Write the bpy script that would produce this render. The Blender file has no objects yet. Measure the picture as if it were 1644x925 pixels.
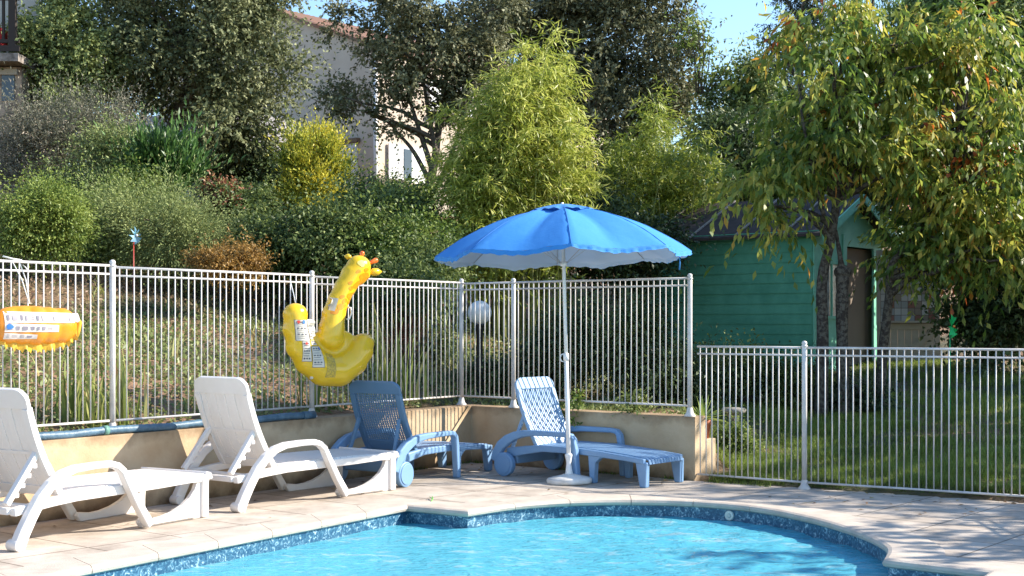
import bpy, bmesh, math, random
import numpy as np
from mathutils import Vector, Matrix
from mathutils.bvhtree import BVHTree
S = bpy.context.scene
C = S.collection
R = math.radians
random.seed(7)
# ------------------------------------------------------------------ camera
F, CX, HZ, CH = 2200.0, 822.0, 520.0, 1.35      # focal length (px), principal column, horizon row, camera height
cam = bpy.data.cameras.new('camera'); co = bpy.data.objects.new('camera', cam); C.objects.link(co)
cam.sensor_width = 36; cam.lens = 36*F/1644; cam.shift_y = (HZ-462.5)/1644
cam.clip_start = .1; cam.clip_end = 3000
co.location = (0, 0, CH); co.rotation_euler = (R(90), 0, 0)
S.camera = co
# ------------------------------------------------------------------ sky and sun
AZ, EL = R(7), R(33)                             # azimuth from +X towards +Y
w = bpy.data.worlds.new('World'); S.world = w; w.use_nodes = True
nt = w.node_tree; bg = nt.nodes['Background']
sky = nt.nodes.new('ShaderNodeTexSky'); sky.sky_type = 'NISHITA'; sky.sun_disc = False
sky.sun_elevation = EL; sky.sun_rotation = R(90)-AZ; sky.air_density = 1.1; sky.dust_density = .1; sky.ozone_density = 4.0
nt.links.new(sky.outputs[0], bg.inputs[0]); bg.inputs[1].default_value = .13
sl = bpy.data.lights.new('sun', 'SUN'); sl.energy = 4.6; sl.angle = R(.55); sl.color = (1, .93, .82)
so = bpy.data.objects.new('sun', sl); C.objects.link(so)
sdir = Vector((math.cos(EL)*math.cos(AZ), math.cos(EL)*math.sin(AZ), math.sin(EL)))
so.rotation_euler = sdir.to_track_quat('Z', 'Y').to_euler(); so.location = sdir*40
S.view_settings.view_transform = 'Standard'; S.view_settings.look = 'None'
S.view_settings.exposure = 1.18; S.view_settings.gamma = 1
S.render.engine = 'CYCLES'
S.cycles.max_bounces = 8; S.cycles.transparent_max_bounces = 16; S.cycles.caustics_reflective = False

def P(px, py, z=0.0):
    Y = F*(CH-z)/(py-HZ); return Vector(((px-CX)/F*Y, Y, z))
def PD(px, py, Y):
    return Vector(((px-CX)/F*Y, Y, CH+(HZ-py)/F*Y))

# ------------------------------------------------------------------ materials
def mat(name, col, rough=.6, spec=.4, var=0, vscale=8, bump=0, bscale=60, col2=None, coat=0, metal=0, detail=4, thr=(.35, .65), trans=0):
    m = bpy.data.materials.new(name); m.use_nodes = True; n = m.node_tree; b = n.nodes['Principled BSDF']
    b.inputs['Base Color'].default_value = (*col, 1); b.inputs['Roughness'].default_value = rough
    b.inputs['Specular IOR Level'].default_value = spec; b.inputs['Metallic'].default_value = metal
    if coat: b.inputs['Coat Weight'].default_value = coat
    tc = n.nodes.new('ShaderNodeTexCoord')
    if var or col2:
        c2 = col2 or tuple(c*(1-var) for c in col)
        no = n.nodes.new('ShaderNodeTexNoise'); no.inputs['Scale'].default_value = vscale; no.inputs['Detail'].default_value = detail; no.inputs['Roughness'].default_value = .65
        cr = n.nodes.new('ShaderNodeValToRGB'); cr.color_ramp.elements[0].color = (*c2, 1); cr.color_ramp.elements[1].color = (*col, 1)
        cr.color_ramp.elements[0].position, cr.color_ramp.elements[1].position = thr
        n.links.new(tc.outputs['Object'], no.inputs['Vector']); n.links.new(no.outputs['Fac'], cr.inputs[0]); n.links.new(cr.outputs[0], b.inputs['Base Color'])
    if bump:
        nb = n.nodes.new('ShaderNodeTexNoise'); nb.inputs['Scale'].default_value = bscale; nb.inputs['Detail'].default_value = 5
        bp = n.nodes.new('ShaderNodeBump'); bp.inputs['Strength'].default_value = bump; bp.inputs['Distance'].default_value = .01
        n.links.new(tc.outputs['Object'], nb.inputs['Vector']); n.links.new(nb.outputs['Fac'], bp.inputs['Height']); n.links.new(bp.outputs[0], b.inputs['Normal'])
    if trans:
        tr = n.nodes.new('ShaderNodeBsdfTranslucent'); tr.inputs[0].default_value = (*col, 1)
        mx = n.nodes.new('ShaderNodeMixShader'); mx.inputs[0].default_value = trans; out = n.nodes['Material Output']
        n.links.new(b.outputs[0], mx.inputs[1]); n.links.new(tr.outputs[0], mx.inputs[2]); n.links.new(mx.outputs[0], out.inputs[0])
    return m

def leafmat(name, cols, trans=.3, rough=.5, spec=.35):
    """cols: list of (position, rgb) read from the per-leaf 'tint' attribute"""
    m = bpy.data.materials.new(name); m.use_nodes = True; n = m.node_tree; b = n.nodes['Principled BSDF']
    at = n.nodes.new('ShaderNodeAttribute'); at.attribute_name = 'tint'
    cr = n.nodes.new('ShaderNodeValToRGB'); el = cr.color_ramp.elements
    while len(el) < len(cols): el.new(.5)
    for e, (p, c) in zip(el, cols): e.position = p; e.color = (*c, 1)
    n.links.new(at.outputs['Fac'], cr.inputs[0]); n.links.new(cr.outputs[0], b.inputs['Base Color'])
    b.inputs['Roughness'].default_value = rough; b.inputs['Specular IOR Level'].default_value = spec
    tr = n.nodes.new('ShaderNodeBsdfTranslucent'); n.links.new(cr.outputs[0], tr.inputs[0])
    mx = n.nodes.new('ShaderNodeMixShader'); mx.inputs[0].default_value = trans
    n.links.new(b.outputs[0], mx.inputs[1]); n.links.new(tr.outputs[0], mx.inputs[2]); n.links.new(mx.outputs[0], n.nodes['Material Output'].inputs[0])
    return m

# ------------------------------------------------------------------ tagging
def tag(o, label=None, cat=None, group=None, kind=None):
    if label: o['label'] = label
    if cat: o['category'] = cat
    if group: o['group'] = group
    if kind: o['kind'] = kind
    return o
def thing(name, label, cat, loc=(0, 0, 0), rz=0, group=None):
    o = bpy.data.objects.new(name, None); C.objects.link(o); o.location = loc; o.rotation_euler = (0, 0, rz)
    o.empty_display_size = .1
    return tag(o, label, cat, group)
def copy_tree(o, parent=None):
    c = o.copy(); C.objects.link(c); c.parent = parent
    for ch in list(o.children): copy_tree(ch, c)
    return c

# ------------------------------------------------------------------ mesh builder
class MB:
    def __init__(s): s.v = []; s.f = []; s.s = []
    def add(s, vs, fs, smooth=False):
        k = len(s.v); s.v += [tuple(p) for p in vs]; s.f += [tuple(i+k for i in f) for f in fs]; s.s += [smooth]*len(fs); return s
    def box(s, c, d, rz=0, M=None):
        x, y, z = d[0]/2, d[1]/2, d[2]/2
        q = [Vector(p) for p in ((-x,-y,-z),(x,-y,-z),(x,y,-z),(-x,y,-z),(-x,-y,z),(x,-y,z),(x,y,z),(-x,y,z))]
        m = Matrix.Translation(c) @ (M or Matrix.Rotation(rz, 4, 'Z'))
        return s.add([m @ p for p in q], [(0,3,2,1),(4,5,6,7),(0,1,5,4),(1,2,6,5),(2,3,7,6),(3,0,4,7)])
    def bar(s, a, b, wd, hd, up=(0, 0, 1)):
        a = Vector(a); b = Vector(b); d = b-a; L = d.length; d.normalize(); u = Vector(up)
        sd = d.cross(u).normalized(); u = sd.cross(d)
        M = Matrix((d, sd, u)).transposed().to_4x4()
        return s.box((a+b)/2, (L, wd, hd), M=M)
    def tube(s, pts, r, n=8, cap=True, smooth=True):
        pts = [Vector(p) for p in pts]; N = len(pts); rr = [r]*N if not hasattr(r, '__len__') else list(r)
        vs = []; ref = None
        for i in range(N):
            t = (pts[min(i+1, N-1)]-pts[max(i-1, 0)]).normalized()
            if ref is None:
                ref = t.orthogonal().normalized()
            ref = (ref - t*ref.dot(t)).normalized(); bn = t.cross(ref)
            for k in range(n):
                a = 2*math.pi*k/n; vs.append(pts[i]+(ref*math.cos(a)+bn*math.sin(a))*rr[i])
        fs = [(i*n+k, i*n+(k+1) % n, (i+1)*n+(k+1) % n, (i+1)*n+k) for i in range(N-1) for k in range(n)]
        s.add(vs, fs, smooth)
        if cap:
            k0 = len(s.v)-len(vs); s.f += [tuple(k0+k for k in range(n))[::-1], tuple(k0+(N-1)*n+k for k in range(n))]; s.s += [False, False]
        return s
    def lathe(s, prof, c=(0, 0, 0), n=24, smooth=True):
        vs = [(c[0]+r*math.cos(2*math.pi*k/n), c[1]+r*math.sin(2*math.pi*k/n), c[2]+z) for r, z in prof for k in range(n)]
        fs = [(i*n+k, i*n+(k+1) % n, (i+1)*n+(k+1) % n, (i+1)*n+k) for i in range(len(prof)-1) for k in range(n)]
        return s.add(vs, fs, smooth)
    def ell(s, c, r, nu=16, nv=10, M=None):
        vs = []; M = M or Matrix.Identity(3)
        for i in range(nv+1):
            ph = math.pi*i/nv
            for k in range(nu):
                a = 2*math.pi*k/nu
                vs.append(Vector(c)+M @ Vector((r[0]*math.sin(ph)*math.cos(a), r[1]*math.sin(ph)*math.sin(a), -r[2]*math.cos(ph))))
        return s.add(vs, [(i*nu+k, i*nu+(k+1) % nu, (i+1)*nu+(k+1) % nu, (i+1)*nu+k) for i in range(nv) for k in range(nu)], True)
    def ribbon(s, path, th, y0, y1):
        """profile path in x-z, thickness th (number or list), extruded in y"""
        n = len(path); th = [th]*n if not hasattr(th, '__len__') else th; A = []; B = []
        for i in range(n):
            p = Vector(path[i]); a = Vector(path[max(i-1, 0)]); b = Vector(path[min(i+1, n-1)])
            t = (b-a).normalized(); nn = Vector((-t.y, t.x)); A.append(p+nn*th[i]/2); B.append(p-nn*th[i]/2)
        vs = [(q.x, y, q.y) for y in (y0, y1) for q in A+B]; m = 2*n; fs = []
        for i in range(n-1):
            fs += [(i, i+1, m+i+1, m+i), (n+i, m+n+i, m+n+i+1, n+i+1), (i, n+i, n+i+1, i+1), (m+i, m+i+1, m+n+i+1, m+n+i)]
        fs += [(0, m, m+n, n), (n-1, 2*n-1, m+2*n-1, m+n-1)]
        return s.add(vs, fs)
    def prism(s, poly, y0, y1, f=None):
        f = f or (lambda u, v, w: (u, w, v)); n = len(poly)
        vs = [f(u, v, y0) for u, v in poly]+[f(u, v, y1) for u, v in poly]
        return s.add(vs, [tuple(range(n))[::-1], tuple(range(n, 2*n))]+[(i, (i+1) % n, n+(i+1) % n, n+i) for i in range(n)])
    def build(s, name, m, parent=None, bevel=0, seg=2, fix=True):
        me = bpy.data.meshes.new(name); me.from_pydata(s.v, [], s.f); me.validate()
        if fix:
            bm = bmesh.new(); bm.from_mesh(me); bmesh.ops.recalc_face_normals(bm, faces=bm.faces); bm.to_mesh(me); bm.free()
        if len(me.polygons) == len(s.s): me.polygons.foreach_set('use_smooth', s.s)
        me.materials.append(m)
        o = bpy.data.objects.new(name, me); C.objects.link(o)
        if parent: o.parent = parent
        if bevel:
            b = o.modifiers.new('b', 'BEVEL'); b.width = bevel; b.segments = seg; b.limit_method = 'ANGLE'; b.angle_limit = R(40); b.harden_normals = False
        return o

# ------------------------------------------------------------------ leaf machinery (numpy)
def unit(a): return a/np.maximum(np.linalg.norm(a, axis=1, keepdims=True), 1e-9)
def quads_obj(name, V, tint, m, parent=None, nper=4):
    """V: (N, nper, 3)"""
    N = len(V); me = bpy.data.meshes.new(name)
    me.vertices.add(N*nper); me.vertices.foreach_set('co', V.reshape(-1).astype(np.float32))
    me.loops.add(N*nper); me.loops.foreach_set('vertex_index', np.arange(N*nper, dtype=np.int32))
    me.polygons.add(N); me.polygons.foreach_set('loop_start', np.arange(0, N*nper, nper, dtype=np.int32))
    me.polygons.foreach_set('loop_total', np.full(N, nper, dtype=np.int32))
    me.update(calc_edges=True)
    a = me.attributes.new('tint', 'FLOAT', 'FACE'); a.data.foreach_set('value', np.clip(tint, 0, 1).astype(np.float32))
    me.materials.append(m); o = bpy.data.objects.new(name, me); C.objects.link(o)
    if parent: o.parent = parent
    return o
def leaf_quads(p, d, nrm, L, W):
    d = unit(d); s = unit(np.cross(d, nrm)); n2 = np.cross(s, d)
    L = L.reshape(-1, 1); W = W.reshape(-1, 1)
    return np.stack([p, p+d*L*.45+s*W*.5+n2*W*.15, p+d*L-n2*L*.08, p+d*L*.45-s*W*.5+n2*W*.15], 1)
def crown(ells, n, m, L, W, tl=.3, cr=.28, ncl=40, droop=.3, up=.2, shell=.45, seed=0, spread=.9, tb=0., outward=.8, flat=.6, cz=.8, stray=.1):
    """ells: (centre, radii, weight). n twigs of m leaves each; returns leaf quads, tints, clump centres"""
    g = np.random.default_rng(seed); Vs = []; Ts = []; CC = []
    tw = sum(e[2] for e in ells)
    for c, r, wt in ells:
        c = np.array(c, float); r = np.array(r, float); k = max(3, int(ncl*wt/tw)); nn = int(n*wt/tw)
        u = unit(g.normal(size=(k, 3)))*(g.random((k, 1))**shell)*.92
        cl = c+u*r; clt = g.normal(size=k)*.16; cs = .6+.8*g.random(k)
        CC += [Vector(q) for q in cl]
        i = g.integers(0, k, nn)
        p = cl[i]+unit(g.normal(size=(nn, 3)))*(g.random((nn, 1))**.5)*cr*(r/ r.max())**.5*r.max()*cs[i, None]*np.array([1, 1, cz])
        d = unit((p-c)/r*outward*.8+unit(p-cl[i])*outward*.7+g.normal(size=(nn, 3))*.6+np.array([0, 0, up]))
        t = np.linspace(0, 1, m)[None, :, None]+g.random((nn, m, 1))*.25
        lp = (p[:, None]+d[:, None]*t*tl*(.5+.8*g.random((nn, 1, 1))+(g.random((nn, 1, 1)) < stray)*1.1)+np.array([0, 0, -droop*.3*tl])*t*t).reshape(-1, 3)
        N = nn*m; dd = np.repeat(d, m, 0)
        ld = unit(dd*.6+g.normal(size=(N, 3))*spread*.6+np.array([0, 0, -droop]))
        nr = g.normal(size=(N, 3))*flat+np.array([.25, -.15, .9])
        Vs.append(leaf_quads(lp, ld, nr, L*(.65+.7*g.random(N)), W*(.7+.6*g.random(N))))
        Ts.append(.5+tb+np.repeat(clt[i]+g.normal(size=nn)*.07, m)+g.normal(size=N)*.11)
    return np.concatenate(Vs), np.concatenate(Ts), CC
def bez(a, b, c, n=7):
    return [a*(1-t)**2+b*2*t*(1-t)+c*t*t for t in [i/(n-1) for i in range(n)]]
def limbs(mb, trunk, rad, targets, r0, r1=.008, seed=1, sag=.0, n=6):
    rnd = random.Random(seed); mb.tube(trunk, rad, 9)
    top = trunk[-1]
    for q in targets:
        # leave the trunk below the target
        best = min(range(len(trunk)), key=lambda i: (trunk[i]-q).length+1.2*max(0, trunk[i].z-q.z+.3*(Vector((trunk[i].x, trunk[i].y))-Vector((q.x, q.y))).length))
        a = trunk[best]; mid = a.lerp(q, .5)+Vector((rnd.uniform(-.1, .1), rnd.uniform(-.1, .1), rnd.uniform(.0, .25)))*(q-a).length
        pts = bez(a, mid, q, n)
        j = (q-a).length*.03
        pts = [pts[0]]+[p+Vector((rnd.uniform(-j, j), rnd.uniform(-j, j), rnd.uniform(-j, j))) for p in pts[1:-1]]+[pts[-1]]
        rs = min(r0, rad[best]*.7)
        mb.tube(pts, [rs*(1-i/(n-1))**.8+r1 for i in range(n)], 6, cap=False)
def blades(base, L, W, lean, g, seg=3):
    """curved sword leaves / grass: returns (N*seg, 4, 3)"""
    N = len(base); a = g.random(N)*2*np.pi; h = np.stack([np.cos(a), np.sin(a), np.zeros(N)], 1)
    sd = np.stack([-np.sin(a+.6), np.cos(a+.6), np.zeros(N)], 1); out = []
    le = lean*(.3+g.random((N, 1))); L = L*(.6+.7*g.random((N, 1))); prev = None
    for i in range(seg+1):
        t = i/seg; c = base+h*L*le*t*t+np.array([0, 0, 1])*L*(t-.35*le*t*t); w = sd*W*(1-t**1.6)*.5+sd*W*.04
        if prev is not None: out.append(np.stack([prev[0], prev[1], c+w, c-w], 1))
        prev = (c-w, c+w)
    return np.concatenate(out)

# ------------------------------------------------------------------ layout of the place
Cn = Vector((-.395, 13.38)); d1 = Vector((-.575, -.818)).normalized(); d2 = Vector((.776, -.631)).normalized()
n1 = Vector((-d1.y*-1, 0)); n1 = Vector((-.818, .575)).normalized(); n2 = Vector((.631, .776)).normalized()
En = Cn+d2*2.53
F1 = Vector((2.39, 11.2)); F2 = Vector((3.87, 10.28)); F3 = Vector((4.95, 9.62)); F4 = Vector((4.75, 7.75)); F5 = Vector((4.5, 5.9))
WH = .55
def sm(x, a, b):
    t = min(1, max(0, (x-a)/(b-a))); return t*t*(3-2*t)
DECK = [Cn+d1*24, Cn, En, F1+Vector((-.02, .1)), F2+Vector((0, .1)), F3+Vector((.1, .1)), Vector((4.7, 4)), Vector((4.5, -6)), Vector((-9, -8))]
def inside(p, poly):
    c = False; j = len(poly)-1
    for i in range(len(poly)):
        a, b = poly[i], poly[j]
        if (a.y > p.y) != (b.y > p.y) and p.x < (b.x-a.x)*(p.y-a.y)/(b.y-a.y)+a.x: c = not c
        j = i
    return c
def edist(p, poly):
    m = 1e9
    for i in range(len(poly)):
        a, b = poly[i-1], poly[i]; d = b-a; t = max(0, min(1, (p-a).dot(d)/d.length_squared)); m = min(m, (a+d*t-p).length)
    return m
def H(x, y):
    p = Vector((x, y)); a = (p-Cn).dot(n1); b = (p-Cn).dot(n2); e = (p-En).dot(d2)
    ap = max(a, 0)
    hill = .24*min(ap, 12)+.12*max(0, min(ap-12, 14))
    bb = max(b, 0)
    lo = .09*min(bb, 14); hi = .48+.02*min(bb, 6)+.06*max(0, min(bb-6, 14))
    wdt = .1+.9*max(b-.35, 0)
    k = sm(e, -wdt-.1, -.1) if b < .3 else sm(e, -wdt-.1, -.1)
    z = hi*(1-k)+lo*k+hill
    far = max(0, math.hypot(x, y-15)-14)
    z += .05*math.sin(x*1.3+y*.7)*math.sin(y*.9-x*.4)*min(1, far/6+max(0, min(1, (ap-1)/3)))
    z += min(6, .03*max(0, y-36))
    return z

# ------------------------------------------------------------------ ground sheet
def mk_ground():
    xs = list(np.arange(-8, 8.01, .1)); ys = list(np.arange(7, 20.01, .1))
    def grow(a, s, lim, st):
        v = a
        while abs(v) < lim: v += s*st; st *= 1.25; yield v
    xs = sorted(list(grow(-8, -1, 700, .3)))+xs+list(grow(8, 1, 700, .3))
    yl = []; v = 7; st = .3
    while v > -40: v -= st; st *= 1.2; yl.append(v)
    ys = sorted(yl)+ys+list(grow(20, 1, 900, .3))
    vs = []
    for y in ys:
        for x in xs:
            p = Vector((x, y))
            if inside(p, DECK):
                e = edist(p, DECK)
                z = (-.12-3.2*sm(e, .35, .8)) if e > .12 else (H(x, y) if False else min(H(x, y), -.01))
            else:
                z = H(x, y); a_ = (p-Cn).dot(n1); b_ = (p-Cn).dot(n2); e_ = (p-En).dot(d2)
                if (e_ < .1 and max(a_, b_) < .125): z = min(z, -.05)
            vs.append((x, y, z))
    nx = len(xs)
    fs = [(j*nx+i, j*nx+i+1, (j+1)*nx+i+1, (j+1)*nx+i) for j in range(len(ys)-1) for i in range(nx-1)]
    m = bpy.data.materials.new('earth'); m.use_nodes = True; n = m.node_tree; b = n.nodes['Principled BSDF']; b.inputs['Roughness'].default_value = .95
    tc = n.nodes.new('ShaderNodeTexCoord')
    def noise(s, d=5):
        q = n.nodes.new('ShaderNodeTexNoise'); q.inputs['Scale'].default_value = s; q.inputs['Detail'].default_value = d; n.links.new(tc.outputs['Object'], q.inputs['Vector']); return q
    r1 = n.nodes.new('ShaderNodeValToRGB'); r1.color_ramp.elements[0].color = (.09, .085, .035, 1); r1.color_ramp.elements[1].color = (.34, .20, .12, 1)
    r1.color_ramp.elements[0].position = .42; r1.color_ramp.elements[1].position = .6
    r2 = n.nodes.new('ShaderNodeValToRGB'); r2.color_ramp.elements[0].color = (.35, .35, .3, 1); r2.color_ramp.elements[1].color = (1.2, 1.15, 1.1, 1)
    mx = n.nodes.new('ShaderNodeMix'); mx.data_type = 'RGBA'; mx.blend_type = 'MULTIPLY'; mx.inputs[0].default_value = 1
    n.links.new(noise(.55).outputs['Fac'], r1.inputs[0]); n.links.new(noise(22).outputs['Fac'], r2.inputs[0])
    n.links.new(r1.outputs[0], mx.inputs[6]); n.links.new(r2.outputs[0], mx.inputs[7]); n.links.new(mx.outputs[2], b.inputs['Base Color'])
    bp = n.nodes.new('ShaderNodeBump'); bp.inputs['Distance'].default_value = .05; n.links.new(noise(14).outputs['Fac'], bp.inputs['Height']); n.links.new(bp.outputs[0], b.inputs['Normal'])
    mb = MB(); mb.add(vs, fs, True); tag(mb.build('ground', m, fix=False), kind='structure')
mk_ground()

# ------------------------------------------------------------------ pool
pd = Vector((-.52, -.854)).normalized()
def catmull(p, n=6):
    out = []
    for i in range(len(p)-1):
        a = p[max(i-1, 0)]; b = p[i]; c = p[i+1]; d = p[min(i+2, len(p)-1)]
        for k in range(n):
            t = k/n; out.append(.5*((2*b)+(c-a)*t+(2*a-5*b+4*c-d)*t*t+(3*b-3*c+d-a)*t**3))
    return out+[p[-1]]
SL = Vector((-.78, 10.17)); CL = Vector((-.32, 9.87)); CR = Vector((2.15, 7.83)); SR = Vector((2.62, 7.44))
arc = catmull([CL, Vector((.0, 10.22)), Vector((.4, 10.44)), Vector((.87, 10.51)), Vector((1.34, 10.42)), Vector((1.76, 10.14)), Vector((2.06, 9.62)), Vector((2.25, 8.95)), Vector((2.29, 8.3)), CR], 6)
pool = [SL+pd*10]+[SL]+arc+[SR, SR+pd*10]       # clockwise seen from above (near-left, round the far end, near-right)
def area(p): return sum(p[i-1].x*p[i].y-p[i].x*p[i-1].y for i in range(len(p)))/2
if area(pool) > 0: pool = pool[::-1]
def offset(poly, d):
    """positive = outwards for a clockwise polygon (left of travel is outside)"""
    out = []; n = len(poly)
    for i in range(n):
        a, b, c = poly[i-1], poly[i], poly[(i+1) % n]
        e1 = (b-a).normalized(); e2 = (c-b).normalized(); m1 = Vector((-e1.y, e1.x)); m2 = Vector((-e2.y, e2.x)); mm = (m1+m2)
        k = mm.length_squared/2
        out.append(b+mm/max(k, .35)*d)
    return out
CW = .30
hole = offset(pool, CW-.01)
def fill(loops, z, name, m, up=True):
    bm = bmesh.new(); ed = []
    for lp in loops:
        v = [bm.verts.new((p.x, p.y, z)) for p in lp]; ed += [bm.edges.new((v[i-1], v[i])) for i in range(len(v))]
    bmesh.ops.triangle_fill(bm, edges=ed, use_beauty=True)
    for f in bm.faces:
        if (f.normal.z < 0) == up: f.normal_flip()
    return bm
def deck_material():
    m = bpy.data.materials.new('deck_stone'); m.use_nodes = True; n = m.node_tree; b = n.nodes['Principled BSDF']
    tc = n.nodes.new('ShaderNodeTexCoord'); mp = n.nodes.new('ShaderNodeMapping'); mp.inputs['Rotation'].default_value = (0, 0, math.atan2(d2.y, d2.x)*-1)
    br = n.nodes.new('ShaderNodeTexBrick'); br.inputs['Scale'].default_value = 1; br.inputs['Brick Width'].default_value = .6; br.inputs['Row Height'].default_value = .6; br.offset = 0
    br.inputs['Mortar Size'].default_value = .007; br.inputs['Color1'].default_value = (.55, .47, .39, 1); br.inputs['Color2'].default_value = (.49, .415, .34, 1); br.inputs['Mortar'].default_value = (.2, .16, .12, 1)
    n.links.new(tc.outputs['Object'], mp.inputs[0]); n.links.new(mp.outputs[0], br.inputs['Vector'])
    no = n.nodes.new('ShaderNodeTexNoise'); no.inputs['Scale'].default_value = 3; no.inputs['Detail'].default_value = 8; no.inputs['Roughness'].default_value = .7; n.links.new(tc.outputs['Object'], no.inputs['Vector'])
    cr = n.nodes.new('ShaderNodeValToRGB'); cr.color_ramp.elements[0].color = (.58, .55, .52, 1); cr.color_ramp.elements[1].color = (1.08, 1.08, 1.08, 1); cr.color_ramp.elements[0].position = .3; cr.color_ramp.elements[1].position = .62
    mx = n.nodes.new('ShaderNodeMix'); mx.data_type = 'RGBA'; mx.blend_type = 'MULTIPLY'; mx.inputs[0].default_value = 1
    n.links.new(no.outputs['Fac'], cr.inputs[0]); n.links.new(br.outputs['Color'], mx.inputs[6]); n.links.new(cr.outputs[0], mx.inputs[7]); n.links.new(mx.outputs[2], b.inputs['Base Color'])
    b.inputs['Roughness'].default_value = .75
    nb = n.nodes.new('ShaderNodeTexNoise'); nb.inputs['Scale'].default_value = 90; n.links.new(tc.outputs['Object'], nb.inputs['Vector'])
    ad = n.nodes.new('ShaderNodeMath'); ad.operation = 'MULTIPLY_ADD'; ad.inputs[1].default_value = -1.5; n.links.new(br.outputs['Fac'], ad.inputs[0]); n.links.new(nb.outputs['Fac'], ad.inputs[2])
    bp = n.nodes.new('ShaderNodeBump'); bp.inputs['Strength'].default_value = .35; bp.inputs['Distance'].default_value = .004; n.links.new(ad.outputs[0], bp.inputs['Height']); n.links.new(bp.outputs[0], b.inputs['Normal'])
    return m
bm = fill([DECK, hole], 0, 'deck', None)
me = bpy.data.meshes.new('pool_deck'); bm.to_mesh(me); bm.free(); me.materials.append(deck_material())
o = bpy.data.objects.new('pool_deck', me); C.objects.link(o); tag(o, kind='structure')
so_ = o.modifiers.new('s', 'SOLIDIFY'); so_.thickness = .1; so_.offset = -1
# coping stones: a rounded nose profile swept round the pool, with joints
cop_m = mat('coping_stone', (.6, .51, .42), .7, .3, vscale=5, col2=(.47, .40, .33), bump=.3, bscale=110)
prof = [(CW, -.03), (CW, .006), (.03, .010), (.0, .009), (-.022, .001), (-.032, -.015), (-.026, -.032), (-.005, -.042), (.04, -.042)]
rings = [offset(pool, u) for u, z in prof]
seg = [0.0]
for i in range(1, len(pool)): seg.append(seg[-1]+(pool[i]-pool[i-1]).length)
mb = MB(); n = len(pool)
def cop_at(s_):
    i = max(0, min(n-2, next((k for k in range(n-1) if seg[k+1] >= s_), n-2))); t = (s_-seg[i])/(seg[i+1]-seg[i])
    return [(rings[k][i].lerp(rings[k][i+1], t).x, rings[k][i].lerp(rings[k][i+1], t).y, prof[k][1]) for k in range(len(prof))]
corner_s = [seg[i] for i in range(1, n-1) if (pool[i]-pool[i-1]).normalized().dot((pool[i+1]-pool[i]).normalized()) < .8]
cuts = [0.]+corner_s+[seg[-1]]; stones = []
for a, b in zip(cuts, cuts[1:]):
    k = max(1, round((b-a)/.5)); stones += [(a+(b-a)*i/k, a+(b-a)*(i+1)/k) for i in range(k)]
for a, b in stones:
    ga = 0 if any(abs(a-c) < 1e-6 for c in corner_s) else .0025; gb = 0 if any(abs(b-c) < 1e-6 for c in corner_s) else .0025
    ss = [a+ga]+[s_ for s_ in seg if a+.02 < s_ < b-.02]+[b-gb]
    vs = [p for s_ in ss for p in cop_at(s_)]; m_ = len(prof)
    fs = [(i*m_+k, (i+1)*m_+k, (i+1)*m_+(k+1) % m_, i*m_+(k+1) % m_) for i in range(len(ss)-1) for k in range(m_)]
    fs += [tuple(range(m_)), tuple((len(ss)-1)*m_+k for k in range(m_))[::-1]]
    mb.add(vs, fs, False)
o = tag(mb.build('pool_coping', cop_m), kind='structure')
# mortar bed under the joints
mb = MB(); r0 = offset(pool, .01); r1 = offset(pool, CW-.01)
for i in range(n-1): mb.add([(r0[i].x, r0[i].y, -.004), (r0[i+1].x, r0[i+1].y, -.004), (r1[i+1].x, r1[i+1].y, -.004), (r1[i].x, r1[i].y, -.004)], [(0, 1, 2, 3)])
tag(mb.build('coping_bed', mat('mortar', (.3, .25, .2), .9)), kind='structure')
# basin
def basin_material():
    m = bpy.data.materials.new('pool_liner'); m.use_nodes = True; n = m.node_tree; b = n.nodes['Principled BSDF']; b.inputs['Roughness'].default_value = .35
    tc = n.nodes.new('ShaderNodeTexCoord'); sp = n.nodes.new('ShaderNodeSeparateXYZ'); n.links.new(tc.outputs['Object'], sp.inputs[0])
    gt = n.nodes.new('ShaderNodeMath'); gt.operation = 'GREATER_THAN'; gt.inputs[1].default_value = -.19; n.links.new(sp.outputs[2], gt.inputs[0])
    no = n.nodes.new('ShaderNodeTexNoise'); no.inputs['Scale'].default_value = 28; no.inputs['Detail'].default_value = 7; no.inputs['Roughness'].default_value = .75; no.inputs['Distortion'].default_value = 1.5; n.links.new(tc.outputs['Object'], no.inputs['Vector'])
    cr = n.nodes.new('ShaderNodeValToRGB'); e = cr.color_ramp.elements; e[0].position = .45; e[0].color = (.015, .07, .14, 1); e[1].position = .64; e[1].color = (.55, .68, .72, 1); k = e.new(.55); k.color = (.06, .18, .27, 1)
    n.links.new(no.outputs['Fac'], cr.inputs[0])
    mx = n.nodes.new('ShaderNodeMix'); mx.data_type = 'RGBA'; mx.inputs[6].default_value = (.30, .70, .76, 1); n.links.new(gt.outputs[0], mx.inputs[0]); n.links.new(cr.outputs[0], mx.inputs[7]); n.links.new(mx.outputs[2], b.inputs['Base Color'])
    return m
mb = MB()
vs = []; lv = [0, -.04, -.19, -.75]
for z in lv: vs += [(p.x, p.y, z-.005) for p in pool]
fs = [(k*n+i, k*n+(i+1) % n, (k+1)*n+(i+1) % n, (k+1)*n+i) for k in range(3) for i in range(n)]
mb.add(vs, fs); mb.add([(p.x, p.y, -.755) for p in pool], [tuple(range(n))])
tag(mb.build('pool_basin', basin_material(), fix=False), kind='structure')
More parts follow.
